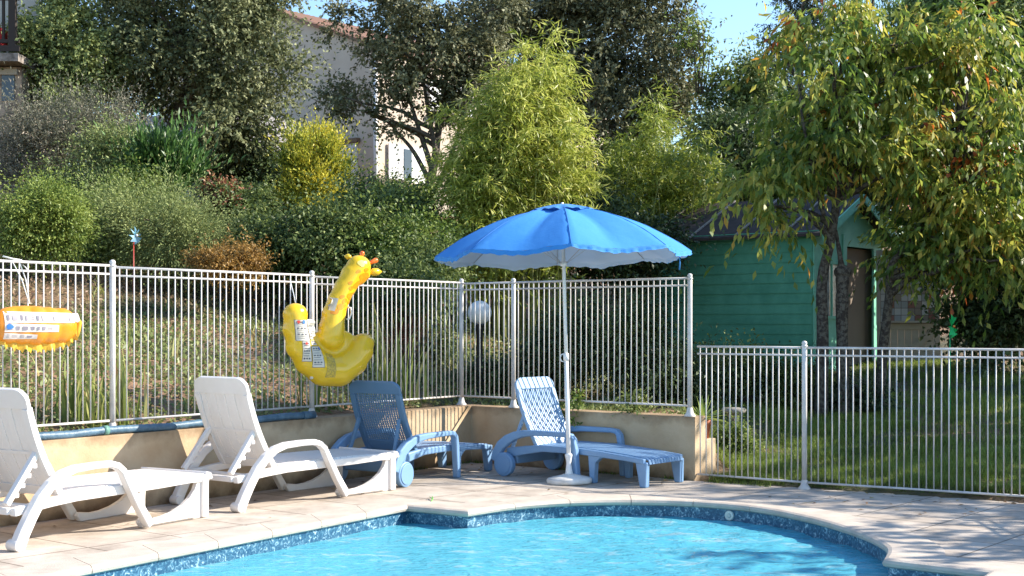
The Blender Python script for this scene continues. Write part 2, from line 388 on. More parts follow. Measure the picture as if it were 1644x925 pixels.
# water
WZ = -.125
def water():
    bm = fill([offset(pool, -.001)], WZ, 'w', None)
    for ax, lo, hi, st in ((0, -3.4, 2.7, .045), (1, 6.2, 10.6, .045)):
        v = lo
        while v < hi:
            p = [0, 0, WZ]; p[ax] = v; nn = [0, 0, 0]; nn[ax] = 1
            bmesh.ops.bisect_plane(bm, geom=bm.verts[:]+bm.edges[:]+bm.faces[:], plane_co=p, plane_no=nn); v += st
    from mathutils import noise
    for v in bm.verts:
        x, y = v.co.x, v.co.y
        if y > 6:
            q = Vector((x*2.6+.4*math.sin(y*2), y*5.2, 0)); jet = math.exp(-((x-1.3)**2/1.2+(y-9.1)**2/1.4))
            v.co.z += (.006+.024*jet)*noise.noise(q)+(.003+.014*jet)*noise.noise(q*2.7+Vector((3, 1, 0)))
    for f in bm.faces: f.smooth = True
    me = bpy.data.meshes.new('water'); bm.to_mesh(me); bm.free()
    m = bpy.data.materials.new('pool_water'); m.use_nodes = True; n = m.node_tree; n.nodes.remove(n.nodes['Principled BSDF'])
    tr = n.nodes.new('ShaderNodeBsdfTransparent'); tr.inputs[0].default_value = (.60, .94, .96, 1)
    gl = n.nodes.new('ShaderNodeBsdfGlossy'); gl.inputs['Roughness'].default_value = .03
    fr = n.nodes.new('ShaderNodeFresnel'); fr.inputs[0].default_value = 1.33
    tc = n.nodes.new('ShaderNodeTexCoord'); mp = n.nodes.new('ShaderNodeMapping'); mp.inputs['Scale'].default_value = (1, 1.8, 1); n.links.new(tc.outputs['Object'], mp.inputs[0])
    no = n.nodes.new('ShaderNodeTexNoise'); no.inputs['Scale'].default_value = 9; no.inputs['Detail'].default_value = 4; no.inputs['Distortion'].default_value = 1.2; n.links.new(mp.outputs[0], no.inputs['Vector'])
    bp = n.nodes.new('ShaderNodeBump'); bp.inputs['Strength'].default_value = .5; bp.inputs['Distance'].default_value = .04; n.links.new(no.outputs['Fac'], bp.inputs['Height'])
    n.links.new(bp.outputs[0], gl.inputs['Normal']); n.links.new(bp.outputs[0], fr.inputs['Normal'])
    mx = n.nodes.new('ShaderNodeMixShader'); 
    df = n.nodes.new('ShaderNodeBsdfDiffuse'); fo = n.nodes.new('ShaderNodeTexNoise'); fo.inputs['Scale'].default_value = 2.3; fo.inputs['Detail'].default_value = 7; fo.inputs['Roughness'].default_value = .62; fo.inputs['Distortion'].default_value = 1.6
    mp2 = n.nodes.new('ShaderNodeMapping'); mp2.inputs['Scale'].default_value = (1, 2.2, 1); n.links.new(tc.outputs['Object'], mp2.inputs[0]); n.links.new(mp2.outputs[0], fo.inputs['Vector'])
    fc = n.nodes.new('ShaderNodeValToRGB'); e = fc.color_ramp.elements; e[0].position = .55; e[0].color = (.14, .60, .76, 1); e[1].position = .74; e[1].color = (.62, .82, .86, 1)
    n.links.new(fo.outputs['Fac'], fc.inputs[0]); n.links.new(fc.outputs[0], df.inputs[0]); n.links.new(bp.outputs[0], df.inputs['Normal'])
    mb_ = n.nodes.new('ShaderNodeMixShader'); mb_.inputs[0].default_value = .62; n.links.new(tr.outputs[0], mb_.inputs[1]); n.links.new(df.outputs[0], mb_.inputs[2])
    fm_ = n.nodes.new('ShaderNodeMath'); fm_.operation = 'MULTIPLY'; fm_.inputs[1].default_value = .7; n.links.new(fr.outputs[0], fm_.inputs[0])
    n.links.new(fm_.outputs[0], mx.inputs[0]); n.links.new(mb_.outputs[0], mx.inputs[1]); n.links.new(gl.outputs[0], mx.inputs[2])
    n.links.new(mx.outputs[0], n.nodes['Material Output'].inputs[0])
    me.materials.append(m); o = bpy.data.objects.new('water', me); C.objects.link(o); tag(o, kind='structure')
water()

# ------------------------------------------------------------------ retaining wall
def wall_material():
    m = bpy.data.materials.new('ochre_render'); m.use_nodes = True; n = m.node_tree; b = n.nodes['Principled BSDF']; b.inputs['Roughness'].default_value = .9
    tc = n.nodes.new('ShaderNodeTexCoord'); sp = n.nodes.new('ShaderNodeSeparateXYZ'); n.links.new(tc.outputs['Object'], sp.inputs[0])
    def noise(s, d=6, r=.6):
        q = n.nodes.new('ShaderNodeTexNoise'); q.inputs['Scale'].default_value = s; q.inputs['Detail'].default_value = d; q.inputs['Roughness'].default_value = r; n.links.new(tc.outputs['Object'], q.inputs['Vector']); return q
    c1 = n.nodes.new('ShaderNodeValToRGB'); e = c1.color_ramp.elements; e[0].position = .3; e[0].color = (.44, .30, .17, 1); e[1].position = .7; e[1].color = (.60, .46, .30, 1)
    n.links.new(noise(2.2).outputs['Fac'], c1.inputs[0])
    # damp, mossy staining with ragged edges at the foot and along the top
    ad = n.nodes.new('ShaderNodeMath'); ad.operation = 'MULTIPLY_ADD'; ad.inputs[1].default_value = .22; n.links.new(noise(7).outputs['Fac'], ad.inputs[0]); n.links.new(sp.outputs[2], ad.inputs[2])
    st = n.nodes.new('ShaderNodeValToRGB'); e = st.color_ramp.elements; e[0].position = .10; e[0].color = (.22, .18, .14, 1); e[1].position = .24; e[1].color = (1, 1, 1, 1)
    k = e.new(.57); k.color = (1, 1, 1, 1); k = e.new(.67); k.color = (.5, .45, .4, 1)
    n.links.new(ad.outputs[0], st.inputs[0])
    mx = n.nodes.new('ShaderNodeMix'); mx.data_type = 'RGBA'; mx.blend_type = 'MULTIPLY'; mx.inputs[0].default_value = .9
    n.links.new(c1.outputs[0], mx.inputs[6]); n.links.new(st.outputs[0], mx.inputs[7]); n.links.new(mx.outputs[2], b.inputs['Base Color'])
    bp = n.nodes.new('ShaderNodeBump'); bp.inputs['Strength'].default_value = .5; bp.inputs['Distance'].default_value = .006; n.links.new(noise(45).outputs['Fac'], bp.inputs['Height']); n.links.new(bp.outputs[0], b.inputs['Normal'])
    return m
T = .22
A0 = Cn+d1*24
inner = [A0, Cn, En]; ret = En+n2*.19
outer = [A0+n1*T, Cn+(n1+n2)*T, En+n2*T-d2*T, ret-d2*T]
poly = [A0, Cn, En, ret]+outer[::-1]
mb = MB(); mb.prism([(p.x, p.y) for p in poly], -.2, WH, lambda u, v, w_: (u, v, w_))
q = [ret, En+n2*.36, En+n2*.36-d2*T, ret-d2*T]
mb.prism([(p.x, p.y) for p in q], -.2, .345, lambda u, v, w_: (u, v, w_))
tag(mb.build('retaining_wall', wall_material(), bevel=.008), 'low ochre rendered retaining wall with stained foot behind the loungers', 'wall')

# ------------------------------------------------------------------ fences
fm = mat('fence_paint', (.70, .66, .63), .4, .5, vscale=5, col2=(.55, .51, .47), bump=.05, bscale=40)
def v3(p, z): return Vector((p.x, p.y, z))
bar_cache = {}
def fence_panel(parent, a, b, z0, z1, pitch):
    """a, b: 2-D ends; z0 bottom rail, z1 top rail"""
    mb = MB(); d = (b-a).normalized(); A = a+d*.03; B = b-d*.03
    pn = mb.tube([v3(A, z1), v3(B, z1)], .0095, 8).build('fence_rail', fm, parent)
    for z, r in ((z1-.062, .008), (z0, .009)): MB().tube([v3(A, z), v3(B, z)], r, 8).build('fence_rail', fm, parent)
    L = (B-A).length; k = max(2, round(L/pitch)); key = (round(z0, 3), round(z1, 3))
    if key not in bar_cache:
        t = MB(); t.tube([(0, 0, z0), (0, 0, z1-.004)], .0053, 6); bo = t.build('fence_bar', fm, pn); bar_cache[key] = bo.data; first = bo
    else:
        first = bpy.data.objects.new('fence_bar', bar_cache[key]); C.objects.link(first); first.parent = pn
    for i in range(k):
        o = first if i == 0 else first.copy()
        if i: C.objects.link(o); o.parent = pn
        p = A.lerp(B, (i+.5)/k); o.location = (p.x, p.y, 0)
        o.rotation_euler = (random.uniform(-.002, .002), random.uniform(-.002, .002), 0)
def fence_post(parent, p, z0, z1, r=.0215):
    mb = MB(); mb.lathe([(0, z0), (r, z0), (r, z1-.035), (r*.9, z1-.033)], (p.x, p.y, 0), 16)
    po = mb.build('fence_post', fm, parent)
    MB().lathe([(r*.9, 0), (r*1.25, .002), (r*1.25, .012), (r*.8, .016), (r*1.1, .028), (r*.95, .042), (r*.5, .05), (0, .052)], (p.x, p.y, z1-.04), 16).build('post_cap', fm, po)
    MB().lathe([(r*2.3, 0), (r*2.3, .01), (r*1.5, .03), (r*1.15, .07), (r, .075)], (p.x, p.y, z0), 16).build('post_base', fm, po)
ln = Cn+(n1)*.165+n2*.05                              # fence corner on the wall top
def on1(t): return ln+d1*t
def on2(t): return ln+d2*t
fl = thing('metal_fence', 'long white bar fence on the ochre wall behind the white loungers', 'fence', group='white pool safety fence runs')
ZT = 1.755
pl_ = [0, 2.125, 4.23, 6.33, 8.43]
for i, t in enumerate(pl_):
    fence_post(fl, on1(t+(.0 if i else 0)), WH, ZT+.012*i+.03)
for a, b in zip(pl_, pl_[1:]): fence_panel(fl, on1(b), on1(a), WH+.09, ZT+.01*a/2, .0665)
fr_ = thing('metal_fence', 'white bar fence on the ochre wall between the wall corner and the low gatehouse end, behind the reclining light blue lounger', 'fence', group='white pool safety fence runs')
fr_['label'] = 'white bar fence on the ochre wall between its inner corner and the agave pot'
pr_ = [0, .66, 2.626]
for t in pr_[1:]: fence_post(fr_, on2(t), WH, ZT+.02)
fence_panel(fr_, on2(0), on2(pr_[1]), WH+.09, ZT-.01, .062); fence_panel(fr_, on2(pr_[1]), on2(pr_[2]), WH+.09, ZT-.01, .062)
fw = thing('metal_fence', 'lower white bar fence standing at ground level along the lawn', 'fence', group='white pool safety fence runs')
st = on2(pr_[2])+d2*.045
for a, b in ((st, F1), (F1, F2+Vector((.05, -.03))), (F2+Vector((.05, -.03)), F3), (F3, F4), (F4, F5)):
    fence_panel(fw, a, b, .055, 1.155, .0585)
for p in (F1, F2+Vector((.05, -.03)), F3, F4, F5): fence_post(fw, p, 0, 1.2)

# ------------------------------------------------------------------ hose on the wall
hm = mat('blue_hose', (.04, .09, .135), .45, .5, vscale=12, col2=(.09, .16, .22), bump=.4, bscale=60)
hz_ = thing('pool_hose', 'dark blue ribbed pool hose lying on the wall top below the fence', 'hose')
a = Cn+n1*.03+d1*2.25
pts = [v3(a+d1*(i*.3)+n1*(.006*math.sin(i*1.3)), WH+.03+.006*math.sin(i*2.1)) for i in range(24)]
dense = [pts[i].lerp(pts[i+1], k/10) for i in range(23) for k in range(10)]
MB().tube(dense, [.028+.0025*(i % 2) for i in range(len(dense))], 12).build('tube', hm, hz_)
MB().tube([pts[0]-v3(d1, 0)*.06, pts[0]+v3(d1, 0)*.08], .034, 14).build('cuff', hm, hz_)
MB().tube([pts[7]-v3(d1, 0)*.02, pts[7]+v3(d1, 0)*.02], .035, 14).build('coupling', mat('coupling_green', (.12, .25, .2), .5), hz_)

# ------------------------------------------------------------------ loungers
wm = mat('white_plastic', (.80, .76, .72), .35, .5, vscale=3, col2=(.75, .70, .65))
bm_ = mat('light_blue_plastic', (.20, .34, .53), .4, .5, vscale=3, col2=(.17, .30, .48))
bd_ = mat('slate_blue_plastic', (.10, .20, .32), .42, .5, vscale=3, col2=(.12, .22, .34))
wheel_b = mat('wheel_blue', (.18, .32, .52), .45, .5)
def back_map(x0, z0, x1, z1, bend=.03):
    d = Vector((x1-x0, z1-z0)); L = d.length; d.normalize(); nn = Vector((d.y, -d.x))
    def f(u, v, w_):       # u across, v along (0..L), w out of the face (towards the sitter)
        p = Vector((x0, z0))+d*v+nn*(w_+bend*math.sin(math.pi*v/L)*-1)
        return (p.x, u, p.y)
    return f, L
def grid_slab(mb, f, u0, u1, v0, v1, w0, w1, nv=8):
    """slab curved along v"""
    vs = []
    for i in range(nv+1):
        v = v0+(v1-v0)*i/nv
        for u, w_ in ((u0, w0), (u1, w0), (u1, w1), (u0, w1)): vs.append(f(u, v, w_))
    fs = [(i*4+k, i*4+(k+1) % 4, (i+1)*4+(k+1) % 4, (i+1)*4+k) for i in range(nv) for k in range(4)]+[(0, 1, 2, 3), (nv*4+3, nv*4+2, nv*4+1, nv*4)]
    mb.add(vs, fs)
def header(mb, f, hw, v0, v1, w0, w1, rad):
    """solid rounded top piece of a backrest"""
    out = [(-hw, v0), (hw, v0)]
    out += [(hw-rad+rad*math.cos(a), v1-rad*.75+rad*.75*math.sin(a)) for a in [i*math.pi/12 for i in range(7)]]
    out += [(-hw+rad-rad*math.sin(a), v1-rad*.75+rad*.75*math.cos(a)) for a in [i*math.pi/12 for i in range(7)]]
    out = [(u, v+(.012*(1-(u/hw)**2) if v > v1-.01 else 0)) for u, v in out]
    mb.prism(out, w0, w1, f)
def white_lounger():
    t = thing('sun_lounger', 'white', 'sun lounger')
    # side frames: rear leg sweeping up into the armrest and down to the front foot
    path = [(0, .01), (.045, .10), (.10, .19), (.17, .29), (.25, .37), (.34, .425), (.44, .45), (.60, .457), (.73, .455), (.79, .437), (.835, .40), (.88, .32), (.97, .17), (1.075, .02)]
    th = [.085, .08, .075, .07, .062, .055, .048, .044, .044, .046, .048, .05, .055, .062]
    for sgn in (-1, 1):
        y0, y1 = sgn*.325, sgn*.385
        m = MB(); m.ribbon(path, th, y0, y1); m.build('armrest', wm, t, bevel=.012, seg=3)
        # curved runner between front foot and the foot-end leg
        m = MB(); arc_ = [(1.57-.0-.235*(1-math.cos(a)), .275-.235*math.sin(a)) for a in [0, .2, .45, .7, .95, 1.2, 1.45]]
        top = [(1.585, .27)]+arc_; poly = [(1.665, .27), (1.675, 0), (1.06, 0), (1.05, .055), (1.2, .05)]
        poly = [(1.675, .285), (1.655, .0), (1.06, .0), (1.03, .04), (1.05, .065), (1.16, .05)]+[(1.16+.42*math.sin(a)**1.0, .05+.235*(1-math.cos(a))) for a in [.2, .45, .7, .95, 1.2, 1.45]]+[(1.60, .285)]
        m.prism(poly, sgn*.27, sgn*.31); m.build('leg', wm, t, bevel=.008)
        m = MB(); m.box((1.64, sgn*.305, .14), (.06, .05, .27)); m.box((1.3, sgn*.31, .03), (.5, .045, .03)); m.build('leg_rib', wm, t, bevel=.006)
        # seat side rail
        m = MB(); m.ribbon([(.02, .225), (.3, .255), (.5, .27), (1.2, .275), (1.5, .28), (1.685, .27)], [.05, .055, .06, .06, .055, .05], sgn*.27, sgn*.322); m.build('side_rail', wm, t, bevel=.008)
        # ratchet strut behind the backrest
        m = MB(); m.bar((.27, sgn*.25, .60), (.0, sgn*.265, .27), .04, .035)
        for k in range(4): m.box((.07+.045*k, sgn*.265, .32+.055*k), (.03, .034, .03))
        m.build('back_strut', wm, t, bevel=.005)
        m = MB(); m.tube([(0, sgn*.30, .036), (0, sgn*.39, .036)], .036, 16); m.build('foot_roller', wm, t, bevel=.006)
    # seat with transverse slats
    m = MB()
    for k in range(19):
        x = .46+k*.0645; z = .298 + .008*math.sin((x-.4)*2.6); m.box((x, 0, z), (.0575, .60, .016))
    for y in (-.25, 0, .25): m.box((1.06, y, .283), (1.2, .03, .014))
    m.build('seat', wm, t, bevel=.005)
    m = MB(); m.ribbon([(1.655, .305), (1.70, .297), (1.712, .26)], .03, -.32, .32); m.build('front_lip', wm, t, bevel=.01, seg=3)
    m = MB(); m.box((.02, 0, .23), (.05, .56, .04)); m.box((.2, 0, .235), (.06, .56, .025)); m.build('cross_rail', wm, t, bevel=.006)
    f, L = back_map(.40, .285, .12, .95, .035)
    m = MB(); hw = .295
    header(m, f, hw, L-.115, L, -.014, .014, .09)
    for s_ in (-1, 1):
        grid_slab(m, f, s_*(hw-.05), s_*hw, 0, L-.115, -.022, .022, 10)
    grid_slab(m, f, -hw+.05, hw-.05, 0, .07, -.012, .012, 2)
    n_ = 9; wd = (2*hw-.1)/n_
    for k in range(n_): grid_slab(m, f, -hw+.05+k*wd+.002, -hw+.05+(k+1)*wd-.002, .07, L-.115, -.007+.003*(k%2), .007, 10)
    grid_slab(m, f, -hw+.05, hw-.05, .3, .325, -.0105, -.0072, 1)
    m.build('backrest', wm, t, bevel=.004)
    return t
def put(t, o, ang): t.location = (o[0], o[1], 0); t.rotation_euler = (0, 0, ang)
G1 = 'white plastic sun loungers by the wall'
L1 = white_lounger(); put(L1, (-3.245, 8.30), math.atan2(.863, .505)); tag(L1, 'nearest white plastic sun lounger, below the orange float at the left', None, G1)
L2 = copy_tree(L1); put(L2, (-2.235, 10.02), math.atan2(.785, .62)); tag(L2, 'white plastic sun lounger between the other white one and the slate blue one', None, G1)
def blue_lounger(m1, mback):
    t = thing('sun_lounger', 'blue', 'sun lounger')
    path = [(.0, .13), (.025, .2), (.075, .27), (.15, .325), (.24, .365), (.34, .388), (.46, .398), (.70, .40), (.80, .40), (.855, .392), (.885, .36), (.90, .28), (.925, .0)]
    th = [.075, .085, .09, .085, .072, .06, .05, .044, .042, .044, .05, .052, .05]
    for s_ in (-1, 1):
        m = MB(); m.ribbon(path, th, s_*.305, s_*.365); m.build('armrest', m1, t, bevel=.012, seg=3)
        m = MB(); m.tube([(.12, s_*.315, .105), (.12, s_*.372, .105)], .105, 32); wl = m.build('wheel', wheel_b, t, bevel=.008)
        MB().tube([(.12, s_*.372, .105), (.12, s_*.379, .105)], .085, 32).build('hub_disc', wheel_b, wl, bevel=.003)
        m = MB(); m.ribbon([(.1, .2), (.3, .235), (.5, .262), (.9, .262), (1.12, .25), (1.4, .232), (1.58, .215)], [.09, .075, .06, .055, .05, .045, .045], s_*.25, s_*.295); m.build('side_rail', m1, t, bevel=.01)
        m = MB(); m.prism([(1.00, .24), (1.02, .0), (1.065, .0), (1.075, .17), (1.12, .21), (1.2, .235)], s_*.225, s_*.285); m.build('leg', m1, t, bevel=.008)
        m = MB(); m.prism([(1.49, .21), (1.535, .0), (1.595, .0), (1.60, .21)], s_*.225, s_*.285); m.build('leg', m1, t, bevel=.01)
    m = MB(); n_ = 12; wd = .5/n_
    for k in range(n_):
        y = -.25+(k+.5)*wd; m.ribbon([(.42, .282), (.6, .286), (.9, .287), (1.15, .275), (1.4, .257), (1.56, .24), (1.6, .225), (1.607, .19)], .012, y-wd*.5+.003, y+wd*.5-.003)
    for k in range(20): m.box((.45+k*.057, 0, .276-(.03*max(0, (.45+k*.057-1.0)/.5)**1.2)), (.014, .5, .008))
    m.build('seat', m1, t, bevel=.003)
    m = MB(); m.box((.16, 0, .16), (.1, .55, .1)); m.box((.36, 0, .245), (.07, .5, .04)); m.build('cross_rail', m1, t, bevel=.01)
    f, L = back_map(.42, .27, .16, .86, .03); hw = .265; m = MB()
    header(m, f, hw, L-.10, L, -.014, .014, .085)
    for s_ in (-1, 1): grid_slab(m, f, s_*(hw-.05), s_*hw, 0, L-.10, -.018, .018, 10)
    grid_slab(m, f, -hw+.05, hw-.05, 0, .10, -.012, .012, 2)
    m.build('back_frame', mback, t, bevel=.005)
    m = MB(); n_ = 18; wd = (2*hw-.1)/n_
    for k in range(n_): grid_slab(m, f, -hw+.05+k*wd+.008, -hw+.05+(k+1)*wd-.006, .10, L-.10, -.004, .004, 8)
    nv = 26
    for k in range(nv):
        v = .105+(L-.21)*k/nv; grid_slab(m, f, -hw+.05, hw-.05, v, v+.0065, -.0065, -.0042, 1)
    m.build('backrest', mback, t)
    for s_ in (-1, 1): MB().bar((.24, s_*.21, .55), (.12, s_*.24, .24), .03, .03).build('back_strut', mback, t, bevel=.005)
    return t
G2 = 'blue plastic sun loungers in the wall corner'
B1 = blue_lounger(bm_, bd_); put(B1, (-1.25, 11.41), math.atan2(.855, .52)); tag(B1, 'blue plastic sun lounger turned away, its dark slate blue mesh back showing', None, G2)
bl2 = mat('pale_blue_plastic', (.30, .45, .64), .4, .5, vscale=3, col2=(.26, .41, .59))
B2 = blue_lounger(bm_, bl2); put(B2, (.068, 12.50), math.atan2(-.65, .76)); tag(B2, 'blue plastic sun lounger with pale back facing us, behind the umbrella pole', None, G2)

# ------------------------------------------------------------------ umbrella
def umbrella():
    base = P(914, 776); t = thing('beach_umbrella', 'open blue beach umbrella on a white pole and round foot', 'umbrella', base, 0)
    t.rotation_euler = (R(-1.2), R(-1.4), 0)
    pw = mat('white_metal', (.8, .79, .77), .35, .5)
    MB().lathe([(0, 0), (.185, 0), (.193, .012), (.193, .035), (.18, .048), (.12, .062), (.06, .075), (.05, .08), (.0, .08)], n=36).build('base', mat('white_resin', (.8, .77, .73), .5, .4, vscale=5, col2=(.62, .58, .52)), t)
    MB().lathe([(.034, .07), (.03, .1), (.021, .17), (.024, .2), (.03, .225), (.032, .24), (.026, .25), (0, .25)], n=20).build('socket', pw, t)
    MB().tube([(0, 0, .1), (0, 0, 1.08)], .0185, 14).build('lower_pole', pw, t)
    up_ = MB().tube([(0, 0, 1.05), (0, 0, 2.3)], .0155, 14).build('upper_pole', pw, t)
    m = MB(); m.tube([(0, 0, 1.04), (0, 0, 1.1)], .024, 14); m.tube([(-.02, 0, 1.10), (-.045, 0, 1.085), (-.05, 0, 1.06), (-.04, 0, 1.035), (-.02, 0, 1.03)], .005, 8); m.build('clamp', pw, t)
    Rr, N = 1.09, 8; a0 = R(-90+1); ZR, ZTp = 1.945, 2.33
    def edge(th):
        k = ((th-a0) % (2*math.pi/N)); m_ = abs(k-math.pi/N)/(math.pi/N)   # 1 at ribs, 0 mid panel
        return m_
    def pt(th, q, dz=0):
        m_ = edge(th); re = Rr*(.918+.082*m_**1.8); r = re*q
        z = ZR+(ZTp-ZR)*(1-(q**2.05))-(1-m_)*.06*math.sin(q*math.pi*.6)
        z += (1-m_**2)*.018*q**3
        z += .005*math.sin(th*23+q*9)*q*(1-m_)+.003*math.sin(th*61+q*21)*q*q
        return (r*math.cos(th), r*math.sin(th), z+dz)
    cm = mat('blue_fabric', (.07, .30, .70), .75, .25, vscale=1.5, col2=(.05, .26, .64), bump=.2, bscale=25, trans=.12)
    inn = mat('pale_lining', (.62, .74, .84), .8, .2, trans=.25)
    n = N*12; qs = [.06+.94*i/14 for i in range(15)]
    def shell(dz, name, m, parent, q0=0):
        mb = MB(); vs = [pt(a0+2*math.pi*k/n, q, dz) for q in qs[q0:] for k in range(n)]
        mb.add(vs, [(i*n+k, i*n+(k+1) % n, (i+1)*n+(k+1) % n, (i+1)*n+k) for i in range(len(qs[q0:])-1) for k in range(n)], True)
        return mb
    mb = shell(0, '', None, None); 
    # valance hanging from the rim, slightly gathered
    def val(dz, off):
        v = []; nn = n*3
        for j, (dr, dzz) in enumerate(((0, 0), (.006, -.013), (.004, -.026), (.010, -.038))):
            for k in range(nn):
                th = a0+2*math.pi*k/nn; x, y, z = pt(th, 1.0); m_ = edge(th); wv = .006*math.sin(k*1.9)*j/3+.004*math.sin(k*.83+1)*j/3
                rr = 1+dr+wv+off; v.append((x*rr, y*rr, z+dzz*(1-.35*m_**6)+.003*math.sin(k*1.1)*j/3+dz))
        return v, [(j*nn+k, j*nn+(k+1) % nn, (j+1)*nn+(k+1) % nn, (j+1)*nn+k) for j in range(3) for k in range(nn)]
    v, f = val(0, 0); mb.add(v, f, True); cn = mb.build('canopy', cm, t)
    mb = shell(-.006, '', None, None); v, f = val(0, -.006); mb.add(v, f, True); mb.build('lining', inn, cn)
    # vent cap with a frilled edge
    mb = MB(); vs = []; nn = 64
    for j, (r, z) in enumerate(((.0, .045), (.08, .04), (.17, .02), (.25, -.002), (.27, -.012))):
        for k in range(nn):
            a = 2*math.pi*k/nn; w_ = (.009*math.sin(k*1.7)+.006*math.sin(k*.9))*(j/4)**2; vs.append(((r+w_)*math.cos(a), (r+w_)*math.sin(a), 2.322+z+w_*.8))
    mb.add(vs, [(j*nn+k, j*nn+(k+1) % nn, (j+1)*nn+(k+1) % nn, (j+1)*nn+k) for j in range(4) for k in range(nn)], True)
    mb.build('vent_cap', mat('faded_blue_fabric', (.05, .24, .62), .7, .3, vscale=12, col2=(.12, .33, .66), trans=.15), t)
    MB().lathe([(.0, .03), (.012, .028), (.014, .0), (.008, -.03)], (0, 0, 2.355), 12).build('finial', pw, t)
    sm2 = mat('seam_thread', (.04, .18, .5), .8)
    gm = mat('steel_rib', (.5, .5, .5), .35, .5, metal=.6)
    for k in range(N):
        th = a0+2*math.pi*k/N; pts = [pt(th, q, -.012) for q in (.06, .3, .5, .7, .85, 1)]
        rb = MB().tube(pts, .003, 6).build('rib', gm, t); MB().tube([pt(th, q_, .001) for q_ in (.2, .35, .5, .65, .8, .9, 1)], .0028, 6).build('seam', sm2, cn)
        x, y, z = pt(th, .5, -.015); MB().tube([(x, y, z), (.02*math.cos(th), .02*math.sin(th), 1.86)], .0028, 6).build('stretcher', gm, rb)
    MB().tube([(0, 0, 1.84), (0, 0, 1.88)], .028, 14).build('runner', pw, t)
    x, y, z = pt(a0+2*math.pi*1.85/8, 1.0)
    MB().tube([(x*.93, y*.93, z-.03), (x*.935, y*.93, z-.09), (x*.93, y*.93, z-.16)], .006, 6).build('tie_strap', cm, t)
umbrella()

# ------------------------------------------------------------------ inflatables
def eval_mesh(o):
    dg = bpy.context.evaluated_depsgraph_get(); dg.update(); e = o.evaluated_get(dg); me = bpy.data.meshes.new_from_object(e); return me
def remeshed(mb, name, m, vox, it=6):
    me = bpy.data.meshes.new(name); me.from_pydata(mb.v, [], mb.f); o = bpy.data.objects.new(name, me); C.objects.link(o)
    r = o.modifiers.new('r', 'REMESH'); r.mode = 'VOXEL'; r.voxel_size = vox
    s = o.modifiers.new('s', 'SMOOTH'); s.factor = .5; s.iterations = it
    new = eval_mesh(o); o.modifiers.clear(); o.data = new; new.materials.clear(); new.materials.append(m)
    new.polygons.foreach_set('use_smooth', [True]*len(new.polygons))
    bm = bmesh.new(); bm.from_mesh(new); tree = BVHTree.FromBMesh(bm); bm.free()
    return o, tree
def decal(tree, corners, off=.003, nu=8, nv=8, yfar=-2, mbt=None):
    """sheet draped on the front (-Y) of a body: corners (x,z) in order"""
    a, b, c, d = [Vector(q) for q in corners]; vs = []
    for j in range(nv+1):
        for i in range(nu+1):
            p = a.lerp(b, i/nu).lerp(d.lerp(c, i/nu), j/nv)
            h = tree.ray_cast(Vector((p.x, yfar, p.y)), Vector((0, 1, 0)))
            y = h[0].y if h[0] else (vs[-1][1]+off if vs else 0)
            vs.append((p.x, y-off, p.y))
    mb = mbt or MB(); mb.add(vs, [(j*(nu+1)+i, j*(nu+1)+i+1, (j+1)*(nu+1)+i+1, (j+1)*(nu+1)+i) for j in range(nv) for i in range(nu)], True); return mb
def disc_decal(tree, c, ru, rv, off=.003, rot=0, mbt=None, n=14):
    vs = []; rings_ = [0, .5, 1]
    for q in rings_:
        for k in range(n):
            a = 2*math.pi*k/n; wob = 1+.12*math.sin(3*a+c[0]*50); u = ru*q*math.cos(a)*wob; v = rv*q*math.sin(a)*wob
            x = c[0]+u*math.cos(rot)-v*math.sin(rot); z = c[1]+u*math.sin(rot)+v*math.cos(rot)
            h = tree.ray_cast(Vector((x, -2, z)), Vector((0, 1, 0)))
            if not h[0]:
                if not vs: return
                vs.append(vs[0] if q < 1 else vs[k+n]); continue
            vs.append((x, h[0].y-off, z))
    mbt.add(vs, [(j*n+k, j*n+(k+1) % n, (j+1)*n+(k+1) % n, (j+1)*n+k) for j in range(2) for k in range(n)], True)
yel = mat('yellow_vinyl', (.88, .58, .02), .22, .5, vscale=3, col2=(.86, .53, .015), coat=.4, trans=.12)
org = mat('orange_vinyl', (.85, .17, .015), .3, .5, coat=.3)
paper = mat('label_film', (.66, .60, .50), .4, .4); ink = mat('label_ink', (.07, .07, .09), .5); inkb = mat('label_blue', (.05, .18, .55), .5); inkr = mat('label_red', (.6, .06, .04), .5)
